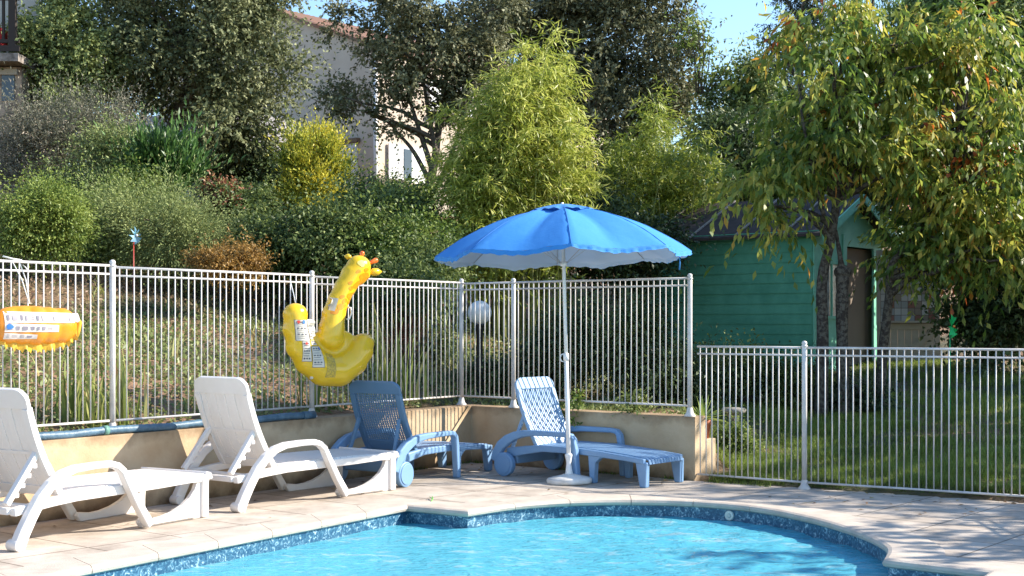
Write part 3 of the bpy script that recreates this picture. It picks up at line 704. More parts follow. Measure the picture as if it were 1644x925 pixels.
def giraffe():
    t = thing('inflatable_giraffe', 'yellow inflatable giraffe rider with orange spots hanging on the fence', 'pool float', (-1.60, 11.36, CH+(HZ-521)/F*11.36), R(38))
    K = .001457; sx = 1/math.cos(R(38))*.985
    def g(x, y): return ((x-290)*K*sx, (500-y)*K)
    mb = MB()
    def tb(pts, ysq=0, yo=0):
        P_ = [Vector((g(x, y)[0], yo, g(x, y)[1])) for x, y, r in pts]; rr = [r*K for _, _, r in pts]
        for i, (p, r) in enumerate(zip(P_, rr)): 
            mb.ell(p, (r*1.12, r*.98, r))
        # resample
        P2 = []; r2 = []
        for i in range(len(P_)-1):
            for k in range(4): P2.append(P_[i].lerp(P_[i+1], k/4)); r2.append(rr[i]*(1-k/4)+rr[i+1]*k/4)
        P2.append(P_[-1]); r2.append(rr[-1]); mb.tube(P2, r2, 20)
    tb([(168, 445, 66), (170, 530, 70), (195, 625, 80), (245, 705, 88), (315, 762, 92), (392, 765, 94), (462, 715, 88), (502, 655, 80), (524, 612, 62)])
    tb([(350, 575, 74), (357, 520, 72), (368, 440, 66), (393, 360, 60), (428, 285, 61), (470, 210, 67), (500, 165, 68)])
    tb([(520, 205, 46), (500, 235, 40)])
    c = g(370, 640); mb.ell((c[0], .02, c[1]), (150*K*sx, .05, 120*K))
    body, tree = remeshed(mb, 'body', yel, .011, 7); body.parent = t
    # horns, ears
    for nm, m, (x0, y0), (x1, y1), r in (('horn', org, (516, 118), (520, 78), 14), ('horn', org, (562, 140), (600, 122), 15)):
        a = g(x0, y0); b = g(x1, y1); A = Vector((a[0], 0, a[1])); B = Vector((b[0], 0, b[1]))
        MB().tube([A, A.lerp(B, .35), A.lerp(B, .8), B, B+(B-A)*.12], [r*.6*K, r*.8*K, r*1.1*K, r*.9*K, r*.3*K], 12).build(nm, m, t)
    a = g(560, 195); b = g(628, 190); A = Vector((a[0], 0, a[1])); B = Vector((b[0], 0, b[1]))
    for s_ in (0,):
        MB().tube([A, A.lerp(B, .3), A.lerp(B, .65), B], [10*K, 24*K, 22*K, 3*K], 12).build('ear', yel, t)
    a = g(480, 110); b = g(455, 100); A = Vector((a[0], .06, a[1])); B = Vector((b[0], .1, b[1])); MB().tube([A, A.lerp(B, .5), B], [10*K, 18*K, 3*K], 10).build('ear', yel, t)
    spots = MB()
    for x, y, rx, ry in ((505, 228, 32, 28), (478, 270, 36, 24), (512, 185, 14, 12), (468, 195, 13, 10), (428, 262, 11, 10), (432, 292, 14, 12), (434, 338, 24, 22), (398, 366, 16, 13), (386, 342, 12, 10), (380, 398, 24, 18), (346, 428, 20, 14), (428, 374, 13, 12), (418, 412, 13, 10), (462, 330, 12, 14), (494, 300, 10, 9), (540, 240, 10, 14)):
        c = g(x, y); disc_decal(tree, c, rx*K*sx, ry*K, .0022, .3, spots)
    spots.build('spots', mat('spot_print', (.82, .30, .008), .25, .5, coat=.4), body)
    e = MB(); disc_decal(tree, g(486, 148), 17*K*sx, 20*K, .003, 0, e); e.build('eye', mat('eye_print', (.88, .74, .2), .3), body)
    def lab(x0, y0, x1, y1, sh, rows):
        q = [g(x0, y0), g(x1, y0), g(x1+sh, y1), g(x0+sh, y1)]
        lb = decal(tree, q, .003, 6, 10).build('label', paper, t); pr = MB(); a, b, c, d = [Vector(k) for k in q]
        def cell(u0, v0, u1, v1, off=.0055): 
            f = lambda u, v: a.lerp(b, u).lerp(d.lerp(c, u), v)
            decal(tree, [f(u0, v0), f(u1, v0), f(u1, v1), f(u0, v1)], off, 3, 3, mbt=pr)
        rnd = random.Random(int(x0))
        for kk in ((0, 0, 1, .014), (0, .986, 1, 1), (0, 0, .03, 1), (.97, 0, 1, 1)): cell(*kk)
        for r in range(rows):
            v = .08+.86*r/rows
            if r % 3 == 0:
                u = .12
                while u < .8: cell(u, v, u+.16, v+.5/rows); u += .26
            else: cell(.1, v+.1/rows, rnd.uniform(.6, .9), v+.28/rows)
        pr.build('print', ink, lb)
    lab(136, 474, 204, 592, 8, 9); lab(207, 470, 252, 585, 8, 7); lab(170, 592, 208, 708, 8, 7); lab(214, 622, 272, 742, 7, 8); lab(216, 590, 262, 616, 2, 2)
    b_ = MB(); disc_decal(tree, g(182, 486), 10*K, 10*K, .007, 0, b_); disc_decal(tree, g(262, 636), 9*K, 9*K, .007, 0, b_); b_.build('symbol', inkb, body)
    b_ = MB(); disc_decal(tree, g(155, 486), 9*K, 9*K, .007, 0, b_); disc_decal(tree, g(190, 606), 8*K, 8*K, .007, 0, b_); b_.build('symbol', inkr, body)
    q = [g(338, 345), g(368, 352), g(345, 425), g(315, 415)]; decal(tree, q, .003, 5, 8).build('patch', mat('clear_patch', (.5, .46, .38), .3), t)
    q = [g(298, 660), g(342, 670), g(334, 800), g(285, 800)]
    decal(tree, q, .003, 6, 10).build('printed_notice', mat('faint_print', (.62, .42, .05), .4, vscale=90, col2=(.38, .26, .05), thr=(.48, .52)), t)
    vl = g(238, 800); h_ = tree.ray_cast(Vector((vl[0], -2, vl[1])), Vector((0, 1, 0)))[0]
    MB().tube([h_, h_+Vector((0, -.012, 0)), h_+Vector((0, -.02, 0))], [.016, .012, .008], 12).build('valve', paper, t)
    hc = [g(425, 470), g(440, 468), g(452, 435), g(448, 405), g(436, 402)]
    MB().tube([(x, -.03, z) for x, z in hc], .008, 8).build('handle', mat('handle_vinyl', (.8, .8, .75), .3), t)
    # cord up to the rail
    l = [(g(168, 378)[0], 0, g(168, 378)[1]), (g(172, 330)[0], .04, g(172, 330)[1]), (g(170, 245)[0]+.02, .13, g(170, 245)[1])]
    MB().tube(l, .0035, 6).build('cord', mat('white_cord', (.8, .8, .76), .7), t)
giraffe()
def orange_float():
    Y = 9.18; c = PD(56, 523, Y); t = thing('inflatable_ring', 'orange inflatable float with white safety labels tied to the fence', 'pool float', c, R(45))
    om = mat('bright_orange_vinyl', (.88, .34, .02), .28, .5, coat=.3, trans=.15, vscale=3, col2=(.86, .28, .015)); ym = mat('yellow_frill', (.85, .5, .05), .35, .5, trans=.3)
    sx = 1.25; mb = MB(); hw = .235*sx
    [mb.ell((u*hw*.62, 0, 0), (hw*.40, .095-.02*abs(u), .135-.012*abs(u)), 24, 14) for u in (-1, -.5, 0, .5, 1)]; mb.ell((hw*.62, 0, .0), (hw*.36, .07, .10)); mb.ell((-hw*.62, 0, .01), (hw*.36, .07, .10))
    mb.ell((hw*.74, 0, .075), (.06, .035, .035), M=Matrix.Rotation(R(35), 3, 'Y')); mb.ell((-hw*.2, 0, .11), (.16, .03, .025)); mb.ell((hw*.25, 0, .10), (.10, .03, .025))
    body, tree = remeshed(mb, 'body', om, .009, 5); body.parent = t
    # frill round the lower edge
    mb = MB(); vs = []; n = 70
    for j in range(5):
        for k in range(n):
            a = math.pi*(-.04-.92*k/(n-1)); q = 1+.09*j; wv = .014*math.sin(k*.9)*j/4+.007*math.sin(k*2.3)*j/4
            vs.append((hw*1.0*math.cos(a)*(1+.012*j), wv-.02, .125*math.sin(a)-.015*j*(1+.35*math.sin(k*.57)*math.sin(k*1.9))+.014))
    mb.add(vs, [(j*n+k, j*n+k+1, (j+1)*n+k+1, (j+1)*n+k) for j in range(4) for k in range(n-1)], True); mb.build('frill', ym, t)
    mb = MB(); mb.tube([(hw*.8, 0, .03), (hw*.95, -.01, .06), (hw*1.08, 0, .02), (hw*1.04, 0, -.04), (hw*1.0, .0, -.10)], [.012, .02, .022, .02, .01], 8); mb.build('frill_end', ym, t)
    K = 1/239.6/2.891
    def g(x, y): return ((x-162)*K*sx, (413-y)*K)
    rnd = random.Random(4)
    for (x0, y0, x1, y1) in ((30, 347, 325, 400), (30, 402, 235, 442), (30, 446, 150, 474)):
        q = [g(x0, y0), g(x1, y0+8), g(x1, y1), g(x0, y1)]
        lb = decal(tree, q, .003, 14, 5).build('label', mat('white_film', (.78, .66, .58), .35), t); pr = MB(); a, b, c_, d = [Vector(k) for k in q]; f = lambda u, v: a.lerp(b, u).lerp(d.lerp(c_, u), v)
        wdt = x1-x0; u = 8/wdt
        while u < 1-20/wdt:
            w_ = rnd.choice((10, 16, 22))/wdt
            if rnd.random() < .55: decal(tree, [f(u, .3), f(u+w_, .3), f(u+w_*.9, .78), f(u+.1*w_, .78)], .006, 2, 2, mbt=pr)
            else:
                for vv in (.25, .45, .65): decal(tree, [f(u, vv), f(u+w_, vv), f(u+w_, vv+.07), f(u, vv+.07)], .006, 2, 1, mbt=pr)
            u += w_+8/wdt
        pr.build('print', mat('grey_print', (.25, .22, .25), .5), lb)
    b_ = MB(); disc_decal(tree, g(47, 417), 13*K*sx, 13*K, .007, 0, b_); b_.build('symbol', inkb, body)
    cm = mat('pale_cord', (.75, .72, .66), .7)
    tp = g(100, 100); 
    MB().tube([(g(140, 312)[0], -.0, g(140, 312)[1]), (g(125, 200)[0], .05, g(125, 200)[1]), (g(108, 112)[0], .12, g(108, 112)[1]-.01)], .004, 6).build('cord', cm, t)
    MB().tube([(g(142, 312)[0], 0, g(142, 312)[1]), (g(140, 200)[0], .05, g(140, 200)[1]), (g(135, 112)[0], .12, g(135, 112)[1]-.01), (g(152, 125)[0], .10, g(152, 140)[1]), (g(160, 160)[0], .08, g(165, 165)[1])], .004, 6).build('cord', cm, t)
    MB().tube([(g(70, 92)[0], .12, g(70, 92)[1]), (g(110, 103)[0], .12, g(110, 103)[1]), (g(140, 108)[0], .11, g(140, 108)[1])], .006, 6).build('cord_knot', cm, t)
orange_float()

# ------------------------------------------------------------------ garden furniture
def globe_lamp():
    Y = 14.3; x = (770-CX)/F*Y; z0 = H(x, Y); zc = CH+(HZ-502)/F*Y; t = thing('garden_lamp', 'white globe garden lamp on a black post behind the fence', 'lamp', (x, Y, z0))
    dk = mat('black_post', (.02, .02, .022), .5)
    MB().lathe([(.07, 0), (.07, .02), (.038, .05), (.034, .1), (.034, zc-z0-.16), (.05, zc-z0-.14), (.06, zc-z0-.118), (.0, zc-z0-.118)], n=20).build('post', dk, t)
    MB().ell((0, 0, zc-z0), (.125, .125, .125), 32, 20).build('globe', mat('opal_globe', (.85, .85, .83), .3, .5, vscale=14, col2=(.68, .68, .62), trans=.25), t)
globe_lamp()
def pot_plant():
    p = En+n2*1.0-d2*.11+Vector((.0, 0)); p = En+n2*.285-d2*.09; z = .345
    t = thing('potted_agave', 'spiky agave in a terracotta pot on the wall end', 'potted plant', (p.x, p.y, z))
    MB().lathe([(0, 0), (.055, 0), (.073, .12), (.082, .12), (.085, .16), (.076, .163), (.068, .145), (0, .14)], n=24).build('pot', mat('terracotta', (.5, .17, .09), .8, .3, vscale=20, col2=(.42, .15, .09)), t)
    g = np.random.default_rng(5); mb = MB()
    for k in range(34):
        a = random.random()*6.28; el = R(random.uniform(5, 80)); L = random.uniform(.16, .27); h = Vector((math.cos(a), math.sin(a), 0)); s_ = Vector((-h.y, h.x, 0))
        pts = []
        for i in range(6):
            q = i/5; c = h*L*q*math.cos(el)+Vector((0, 0, 1))*(L*q*math.sin(el)-.05*q*q*math.cos(el))+Vector((0, 0, .15)); wd = .017*(1-q**2)+.001
            pts += [c-s_*wd+Vector((0, 0, .006)), c, c+s_*wd+Vector((0, 0, .006))]
        mb.add(pts, [(i*3+k_, i*3+k_+1, i*3+k_+4, i*3+k_+3) for i in range(5) for k_ in range(2)], True)
    mb.build('leaves', mat('agave_leaf', (.42, .5, .13), .45, .4, vscale=8, col2=(.22, .33, .08), trans=.25), t)
pot_plant()
def stone_pedestal():
    p = PD(1178, 690, 13.4); z0 = H(p.x, p.y); t = thing('stone_pedestal', 'small grey stone pedestal with flat top beside the agave pot', 'pedestal', (p.x, p.y, z0))
    sm_ = mat('grey_stone', (.36, .33, .28), .9, vscale=14, col2=(.2, .18, .14), bump=.5, bscale=50)
    hgt = CH+(HZ-655)/F*13.4-z0
    MB().lathe([(0, 0), (.1, 0), (.085, .04), (.055, .08), (.05, hgt-.1), (.07, hgt-.07), (.07, hgt-.05)], n=14).build('column', sm_, t)
    MB().lathe([(0, hgt-.05), (.11, hgt-.05), (.125, hgt-.02), (.11, hgt), (.0, hgt+.005)], n=14).build('top', sm_, t)
stone_pedestal()
def pinwheel(label, px, py, Y, zbase, col, col2, stick, rad, loc_rz, tilt):
    c = PD(px, py, Y); z0 = zbase if zbase is not None else H(c.x, c.y)
    t = thing('toy_pinwheel', label, 'pinwheel', (c.x, c.y, z0), loc_rz, 'garden pinwheels'); h = c.z-z0
    MB().tube([(0, .012, -.05), (0, .012, h)], .006, 8).build('stick', stick, t)
    m = MB(); n = 8
    for k in range(n):
        a = 2*math.pi*k/n; b = a+2*math.pi/n*.75; am = (a+b)/2
        A = Vector((math.cos(a)*rad, 0, math.sin(a)*rad)); B = Vector((math.cos(b)*rad*.75, -.05*rad/.12, math.sin(b)*rad*.75)); M_ = Vector((math.cos(am)*rad*.55, -.03, math.sin(am)*rad*.55))
        m.add([Vector((0, 0, h)), A+Vector((0, 0, h)), B+Vector((0, 0, h)), M_+Vector((0, -.01, h))], [(0, 1, 2, 3)], True)
    m.build('vanes', col, t); MB().ell((0, -.03, h), (.014, .012, .014)).build('hub', col2, t)
gm_ = mat('green_foil', (.02, .6, .16), .3, .6, trans=.2); bf = mat('blue_foil', (.15, .45, .62), .3, .6, trans=.2, vscale=30, col2=(.5, .65, .7))
pinwheel('pale blue toy pinwheel on a red stick in front of the juniper', 216, 378, 14.6, None, bf, mat('white_hub', (.7, .7, .7), .4), mat('red_stick', (.5, .05, .03), .4), .10, R(68), 0)
pinwheel('bright green toy pinwheel on a stick at the right of the shed door', 1527, 524, 14.5, None, gm_, mat('orange_hub', (.8, .25, .05), .4), mat('green_stick', (.03, .4, .15), .4), .13, R(58), 0)
# pool return fitting and the green cord dangling at the pool step
def fitting():
    p = P(1199, 819, -.075); t = thing('pool_return_fitting', 'round white plastic fitting in the dark tile band of the pool', 'pool fitting', p)
    i = min(range(len(pool)), key=lambda k: (pool[k]-Vector((p.x, p.y))).length); a = pool[i-1]; b = pool[i+1 if i+1 < len(pool) else i]
    e = (b-a).normalized(); nn = Vector((-e.y, e.x)); q = pool[i].lerp(b, .0); nin = -nn
    t.location = (q.x, q.y, -.085); A = Vector((nin.x, nin.y, 0))
    MB().tube([A*-.004, A*.012, A*.016], [.037, .037, .03], 24).build('ring', mat('fitting_plastic', (.66, .68, .62), .4), t)
    MB().tube([A*.016, A*.022], [.018, .014], 16).build('nozzle', mat('fitting_inner', (.5, .55, .5), .4), t)
fitting()
def cordthing():
    p = P(692, 806, 0); t = thing('dangling_cord', 'thin green cord with a dark float hanging over the pool step edge', 'cord', (p.x, p.y, 0))
    m = mat('green_cord', (.12, .42, .06), .5); 
    MB().tube([(.0, .18, .018), (.01, .05, .02), (.0, -.035, .0), (.02, -.05, -.06), (.045, -.055, -.13)], .004, 6).build('strand', m, t)
    MB().tube([(.0, -.035, .0), (-.02, -.05, -.06), (-.05, -.055, -.125)], .0035, 6).build('strand', m, t)
    MB().tube([(-.02, .16, .018), (.01, .03, .02), (0, -.03, .004)], .003, 6).build('strand', m, t)
    MB().lathe([(0, 0), (.018, .005), (.02, .02), (.01, .05), (0, .052)], (.01, -.07, WZ-.01), 12).build('float', mat('dark_float', (.02, .06, .08), .5), t)
cordthing()

# ------------------------------------------------------------------ shed
def shed():
    K0 = Vector((4.09, 18.64)); u = -d2; v = n2          # u along the long left wall (away), v along the front
    LN, WD, zb, ze, zr = 2.6, 2.25, .5, 2.62, 3.16
    t = thing('garden_shed', 'green wooden garden shed with brown felt roof under the cherry trees', 'shed', (K0.x, K0.y, zb), math.atan2(u.y, u.x))
    # local: x along u (long wall), y towards... front direction v = local -y side?
    sgn = 1 if Vector((-u.y, u.x)).dot(v) > 0 else -1
    hgt = ze-zb; rd = zr-zb
    gp = mat('green_boards', (.12, .37, .24), .7, .25, vscale=2.5, col2=(.08, .28, .175), bump=.1, bscale=30)
    gb = mat('sunlit_green_boards', (.22, .56, .38), .55, .35, vscale=6, col2=(.17, .48, .32))  # lighter copy of the side green: sunlight on the front put into its colour
    m = MB(); nb = 15
    for k in range(nb):                                   # lapped boards
        z = hgt*k/nb; m.add([(0, -sgn*.0, z), (LN, 0, z), (LN, 0, z+hgt/nb), (0, 0, z+hgt/nb), (0, -sgn*.014, z), (LN, -sgn*.014, z), (LN, -sgn*.003, z+hgt/nb), (0, -sgn*.003, z+hgt/nb)], [(4, 5, 6, 7), (0, 1, 5, 4), (3, 2, 6, 7), (0, 4, 7, 3), (1, 2, 6, 5)])
    m.build('side_wall', gp, t)
    m = MB(); m.box((LN-.02, sgn*WD/2, hgt/2), (.04, WD, hgt)); m.box((LN/2, sgn*(WD-.02), hgt/2), (LN-.1, .04, hgt)); m.build('rear_wall', gp, t)
    # front (gable) wall with a window and a doorway: x=0 plane
    def fy(a): return sgn*a
    m = MB(); th = .03
    def fb(a0_, a1_, z0, z1): m.box((.015, fy((a0_+a1_)/2), (z0+z1)/2), (th, a1_-a0_, z1-z0))
    fb(.02, .22, 0, hgt); fb(.22, .88, 0, .92); fb(.22, .88, 1.72, hgt); fb(.88, 1.06, 0, hgt); fb(1.06, 1.95, 1.95, hgt); fb(1.95, WD, 0, hgt)
    m.prism([(fy(0), hgt), (fy(WD), hgt), (fy(WD/2), rd-.03)], 0, .03, lambda a, b, c: (c, a, b)); m.build('front_wall', gb, t)
    wn = MB(); 
    for a, b, c, d in ((.22, .26, .92, 1.72), (.84, .88, .92, 1.72), (.26, .84, .92, .96), (.26, .84, 1.68, 1.72), (.54, .56, .96, 1.68)): wn.box((-.01, fy((a+b)/2), (c+d)/2), (.03, b-a, d-c))
    wf = wn.build('window', gb, t); wn = MB(); wn.box((.02, fy(.55), 1.32), (.008, .58, .72)); wn.build('pane', mat('shed_glass', (.25, .18, .16), .15, .6, vscale=9, col2=(.55, .5, .48)), wf)
    cb = MB()
    for a in (.0, .90): cb.box((-.012, fy(a+.05), hgt/2), (.02, .1, hgt))
    cb.build('corner_board', gb, t, bevel=.004)
    it = MB(); it.box((1.2, fy(WD/2), .01), (2.3, WD-.1, .03)); it.box((.14, fy(1.5), .97), (.03, 1.35, 1.94)); it.build('interior', mat('bare_wood', (.26, .2, .15), .8), t)
    # roof
    ov = .16; rm = mat('roof_felt', (.075, .055, .05), .85, .3, vscale=7, col2=(.045, .035, .03), bump=.3, bscale=30)
    sl = (rd-hgt)/(WD/2); m = MB(); x0, x1 = -.22, LN+.18
    for a, b in ((-ov, WD/2), (WD+ov, WD/2)):
        za = hgt-sl*ov+.03; zb_ = rd+.03
        m.add([(x0, fy(a), za), (x1, fy(a), za), (x1, fy(b), zb_), (x0, fy(b), zb_), (x0, fy(a), za-.04), (x1, fy(a), za-.04), (x1, fy(b), zb_-.04), (x0, fy(b), zb_-.04)], [(0, 1, 2, 3), (4, 7, 6, 5), (0, 4, 5, 1), (0, 3, 7, 4), (1, 5, 6, 2)])
    rf = m.build('roof', rm, t)
    bt = mat('batten_wood', (.3, .26, .22), .8)
    for x in (.35, 1.1, 1.85, 2.6):
        MB().bar((x, fy(-ov-.01), hgt-sl*ov+.045), (x, fy(WD/2), rd+.045), .03, .02).build('batten', bt, rf)
    m = MB()
    for a, b in ((-ov, WD/2), (WD+ov, WD/2)): m.bar((x0-.012, fy(a), hgt-sl*ov-.03), (x0-.012, fy(b), rd-.03), .02, .11, up=(0, 0, 1))
    m.build('barge_board', gb, t)
    MB().box((LN/2, fy(-.09), hgt-.05), (LN+.3, .02, .09)).build('fascia', gp, t)
    # open door, hinged at the far jamb, swung out to face the pool
    hp = K0+v*1.97; dr = Vector((.985, -.17)).normalized(); ang = math.atan2(dr.y, dr.x)-math.atan2(u.y, u.x)
    d = MB(); cw = mat('cream_boards', (.50, .45, .38), .6, .35, vscale=5, col2=(.42, .37, .31), bump=.08)
    M = Matrix.Translation((-.03, fy(1.97), .03)) @ Matrix.Rotation(ang, 4, 'Z')
    def db(mb_, x, z, w_, h_, y=0, th_=.03): 
        mb_.box(M @ Vector((x, y, z)), (w_, th_, h_), rz=ang)
    for k in range(9): db(d, .055+k*.1, .4, .096, .8)
    db(d, .03, 1.35, .06, 1.1); db(d, .87, 1.35, .06, 1.1); db(d, .45, 1.86, .78, .08)
    db(d, .45, .78, .84, .09, -.022, .02); db(d, .45, .05, .84, .09, -.022, .02)
    dd = d.build('door', cw, t, bevel=.003)
    a = M @ Vector((.06, -.024, .1)); b = M @ Vector((.84, -.024, .72)); MB().bar(a, b, .02, .08).build('brace', cw, dd)
    cols = [mat('film_red', (.30, .13, .10), .4), mat('film_white', (.55, .53, .50), .4), mat('film_grey', (.36, .37, .37), .4), mat('film_brown', (.3, .24, .19), .4)]
    p = MB(); db(p, .45, 1.31, .78, .98, .0, .01); rnd = random.Random(3); mi = [0]*len(p.f)
    for i in range(8):
        for j in range(9):
            x, z = .11+i*.097, .895+j*.103; q = [M @ Vector((x+a_*.045, -.0065, z+c_*.048)) for a_, c_ in ((-1, -1), (1, -1), (1, 1), (-1, 1))]
            p.add(q, [(0, 1, 2, 3)]); mi.append(rnd.choice((1, 2, 2, 2, 3, 3, 4)))
    pn = p.build('pane', mat('door_glass', (.12, .09, .08), .2, .5), dd, fix=False)
    for c_ in cols: pn.data.materials.append(c_)
    pn.data.polygons.foreach_set('material_index', mi)
    s_ = MB(); db(s_, .45, .85, .7, .03, -.07, .12); s_.build('shelf', cw, dd)
    # threshold block
    e = MB(); e.box((-.2, fy(1.5), .03), (.3, .7, .1)); e.box((-.15, fy(1.15), .12), (.12, .16, .1)); e.build('doorstep', mat('step_stone', (.42, .3, .22), .9, vscale=9, col2=(.3, .2, .15)), t)
    MB().box((LN/2, fy(WD/2), -.2), (LN, WD, .4)).build('plinth', mat('dark_plinth', (.08, .07, .06), .9), t)
shed()

# ------------------------------------------------------------------ houses
def house():
    K0 = Vector(((603-CX)/F*32, 32)); u = Vector((-.776, .631)); v = Vector((.631, .776)); zb = 3.6; ze = 7.85; W_, L_ = 8.2, 9.5; za = ze+W_/2*.37
    t = thing('house', 'large beige rendered house with tiled roof half hidden behind the oaks', 'house', (K0.x, K0.y, zb), math.atan2(u.y, u.x))
    sg = 1 if Vector((-u.y, u.x)).dot(v) > 0 else -1; h = ze-zb; ha = za-zb
    ren = mat('beige_render', (.60, .50, .40), .9, .3, vscale=1.2, col2=(.53, .43, .34), bump=.2, bscale=20)
    m = MB(); y1 = sg*L_
    m.add([(0, 0, 0), (W_, 0, 0), (W_, 0, h), (W_/2, 0, ha), (0, 0, h), (0, y1, 0), (W_, y1, 0), (W_, y1, h), (W_/2, y1, ha), (0, y1, h)], [(0, 1, 2, 3, 4), (5, 9, 8, 7, 6), (0, 4, 9, 5), (1, 6, 7, 2)])
    m.build('wall', ren, t)
    tl = mat('clay_tiles', (.22, .15, .115), .8, .3, vscale=6, col2=(.3, .14, .08)); m = MB(); sl = (ha-h)/(W_/2); ov = .12
    for a, b in ((-ov, W_/2), (W_+ov, W_/2)):
        # barrel tiles as ridges running down the slope
        n = 48; vs = []
        for k in range(n*4+1):
            y = sg*(-ov+(L_+2*ov)*k/(n*4)); w_ = .045*abs(math.sin(k*math.pi/4)); vs += [(a, y, h-sl*ov+.03+w_), (b, y, ha+.03+w_)]
        m.add(vs, [(2*k, 2*k+1, 2*k+3, 2*k+2) for k in range(n*4)])
        m.add([(a, -sg*ov, h-sl*ov+.02), (b, -sg*ov, ha+.02), (b, sg*(L_+ov), ha+.02), (a, sg*(L_+ov), h-sl*ov+.02), (a, -sg*ov, h-sl*ov-.05), (b, -sg*ov, ha-.05), (b, sg*(L_+ov), ha-.05), (a, sg*(L_+ov), h-sl*ov-.05)], [(0, 1, 2, 3), (4, 7, 6, 5), (0, 4, 5, 1), (0, 3, 7, 4), (3, 2, 6, 7)])
    m.build('roof', tl, t)
    wp = mat('white_joinery', (.78, .77, .76), .5); gl = mat('window_glass', (.05, .06, .07), .08, .8)
    # right (sunlit) face: window with white shutters, x=0 plane, along y
    for y, z, w_, hh in ((1.0, 1.55, .62, .86), (4.4, 1.55, 1.1, 1.1), (2.6, 3.3, .8, .7), (6.6, 3.3, .8, .7)):
        f = MB().box((-.03, sg*y, z), (.1, w_, hh)).build('window', wp, t); f2 = MB(); f2.box((-.085, sg*y, z), (.02, w_*.42, hh*.85)); f2.build('pane', gl, f)
        for s_ in (-1, 1): MB().box((-.05, sg*(y+s_*(w_*.75)), z), (.04, w_*.5, hh*1.05)).build('shutter', wp, f)
        MB().box((-.1, sg*y, z-hh/2-.05), (.2, w_*1.9, .08)).build('sill', ren, f)
    f = MB().box((.9, -sg*.02, 1.45), (.62, .08, 1.15)).build('window', wp, t); MB().box((.9, -sg*.07, 2.08), (.8, .12, .1)).build('lintel', mat('brown_lintel', (.2, .13, .08), .8), f)
    MB().tube([(-.05, -sg*.05, 0), (-.05, -sg*.05, h-.1)], .05, 10).build('downpipe', wp, t)
    fl_ = MB().box((-.35, sg*.1, 1.0), (.25, .9, .22)).build('flower_box', mat('flower_box', (.12, .1, .07), .8), t)
    # low annexe at the left
    c = Vector(((395-CX)/F*30.5, 30.5)); rel = c-K0; ax = rel.dot(u); ay = rel.dot(v)
    an = MB(); an.box((ax+2.0, sg*ay, .9), (4.6, 2.4, 3.0)); an.build('annexe', mat('grey_render', (.4, .38, .38), .9, vscale=2, col2=(.34, .32, .32)), t)
    MB().box((ax+.1, sg*(ay-1.2)-sg*.02, .7), (.5, .06, 1.9)).build('annexe_door', mat('dark_door', (.05, .05, .05), .6), t)
house()
def balcony_house():
    Y = 24; xr = (36-CX)/F*Y; Z = lambda py: CH+(HZ-py)/F*Y
    t = thing('stone_house', 'old stone house corner with dark wooden balcony at the top left', 'house', (xr, Y, 3.4)); zb = 3.4
    m = MB(); m.box((-1.55, 1.2, (Z(106)-zb)/2), (3.0, 2.2, Z(106)-zb)); m.build('wall', mat('rubble_stone', (.42, .33, .25), .9, vscale=5, col2=(.2, .15, .12), bump=.8, bscale=9, thr=(.42, .55)), t)
    w_ = MB().box((-.28, .09, Z(138)-zb), (.22, .04, .5)).build('window', mat('old_glass', (.08, .11, .14), .2), t)
    MB().box((-.28, .06, Z(112)-zb-.03), (.34, .06, .1)).build('lintel', mat('stone_lintel', (.4, .36, .3), .9), w_)
    dw = mat('dark_timber', (.035, .025, .02), .7); pl = mat('weathered_plank', (.35, .30, .26), .8, vscale=9, col2=(.12, .1, .08))
    MB().box((-1.5, .4, Z(96)-zb-.02), (3.1, 1.5, .14)).build('balcony_floor', pl, t)
    MB().box((-1.5, -.33, Z(84)-zb), (3.14, .05, .1)).build('fascia', dw, t)
    r = MB(); r.box((-1.5, -.3, Z(4)-zb), (3.1, .07, .06)); r.box((-1.5, -.3, Z(72)-zb), (3.1, .06, .06)); rl = r.build('railing', dw, t)
    k = 0
    while k < 20: MB().box((-.22-k*.15, -.3, (Z(4)+Z(72))/2-zb), (.045, .04, Z(4)-Z(72))).build('baluster', dw, rl); k += 1
    MB().box((-.06, -.3, (Z(-40)+Z(84))/2-zb), (.12, .1, Z(-40)-Z(84))).build('balcony_post', dw, t)
    MB().box((-1.5, 1.3, Z(40)-zb), (2.8, .1, 2.2)).build('upper_wall', mat('pale_plaster', (.5, .46, .4), .9), t)
    MB().box((-.42, .1, Z(62)-zb), (.14, .3, .36)).build('red_panel', mat('red_cloth', (.5, .03, .03), .7), t)
balcony_house()
# ------------------------------------------------------------------ vegetation
def E(px, py, Y, hw, hh, dep, wt=None):
    c = PD(px, py, Y); s_ = Y/F; r = (hw*s_, dep, hh*s_)
    return (tuple(c), r, wt or hw*hh)
bark = mat('grey_bark', (.16, .13, .10), .9, .2, vscale=14, col2=(.07, .055, .045), bump=.9, bscale=28)
bark_l = mat('lichen_bark', (.13, .115, .09), .9, .2, vscale=26, col2=(.05, .04, .033), bump=1, bscale=35, thr=(.45, .56))
bark_p = mat('pale_bark', (.32, .28, .23), .9, .2, vscale=9, col2=(.13, .11, .09), bump=.6, bscale=30)
lm_oak = leafmat('oak_leaf', [(.15, (.06, .078, .03)), (.5, (.19, .21, .095)), (.85, (.38, .39, .21))], .25, .6, .25)
lm_oak2 = leafmat('dark_oak_leaf', [(.15, (.05, .058, .025)), (.5, (.155, .16, .08)), (.85, (.34, .33, .19))], .22, .6, .25)
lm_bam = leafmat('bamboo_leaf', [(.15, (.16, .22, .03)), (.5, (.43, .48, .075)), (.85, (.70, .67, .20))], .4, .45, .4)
lm_cher = leafmat('cherry_leaf', [(.1, (.06, .12, .02)), (.42, (.19, .27, .045)), (.62, (.36, .39, .07)), (.84, (.55, .47, .08)), (.94, (.60, .32, .05)), (1., (.5, .12, .03))], .5, .4, .45)
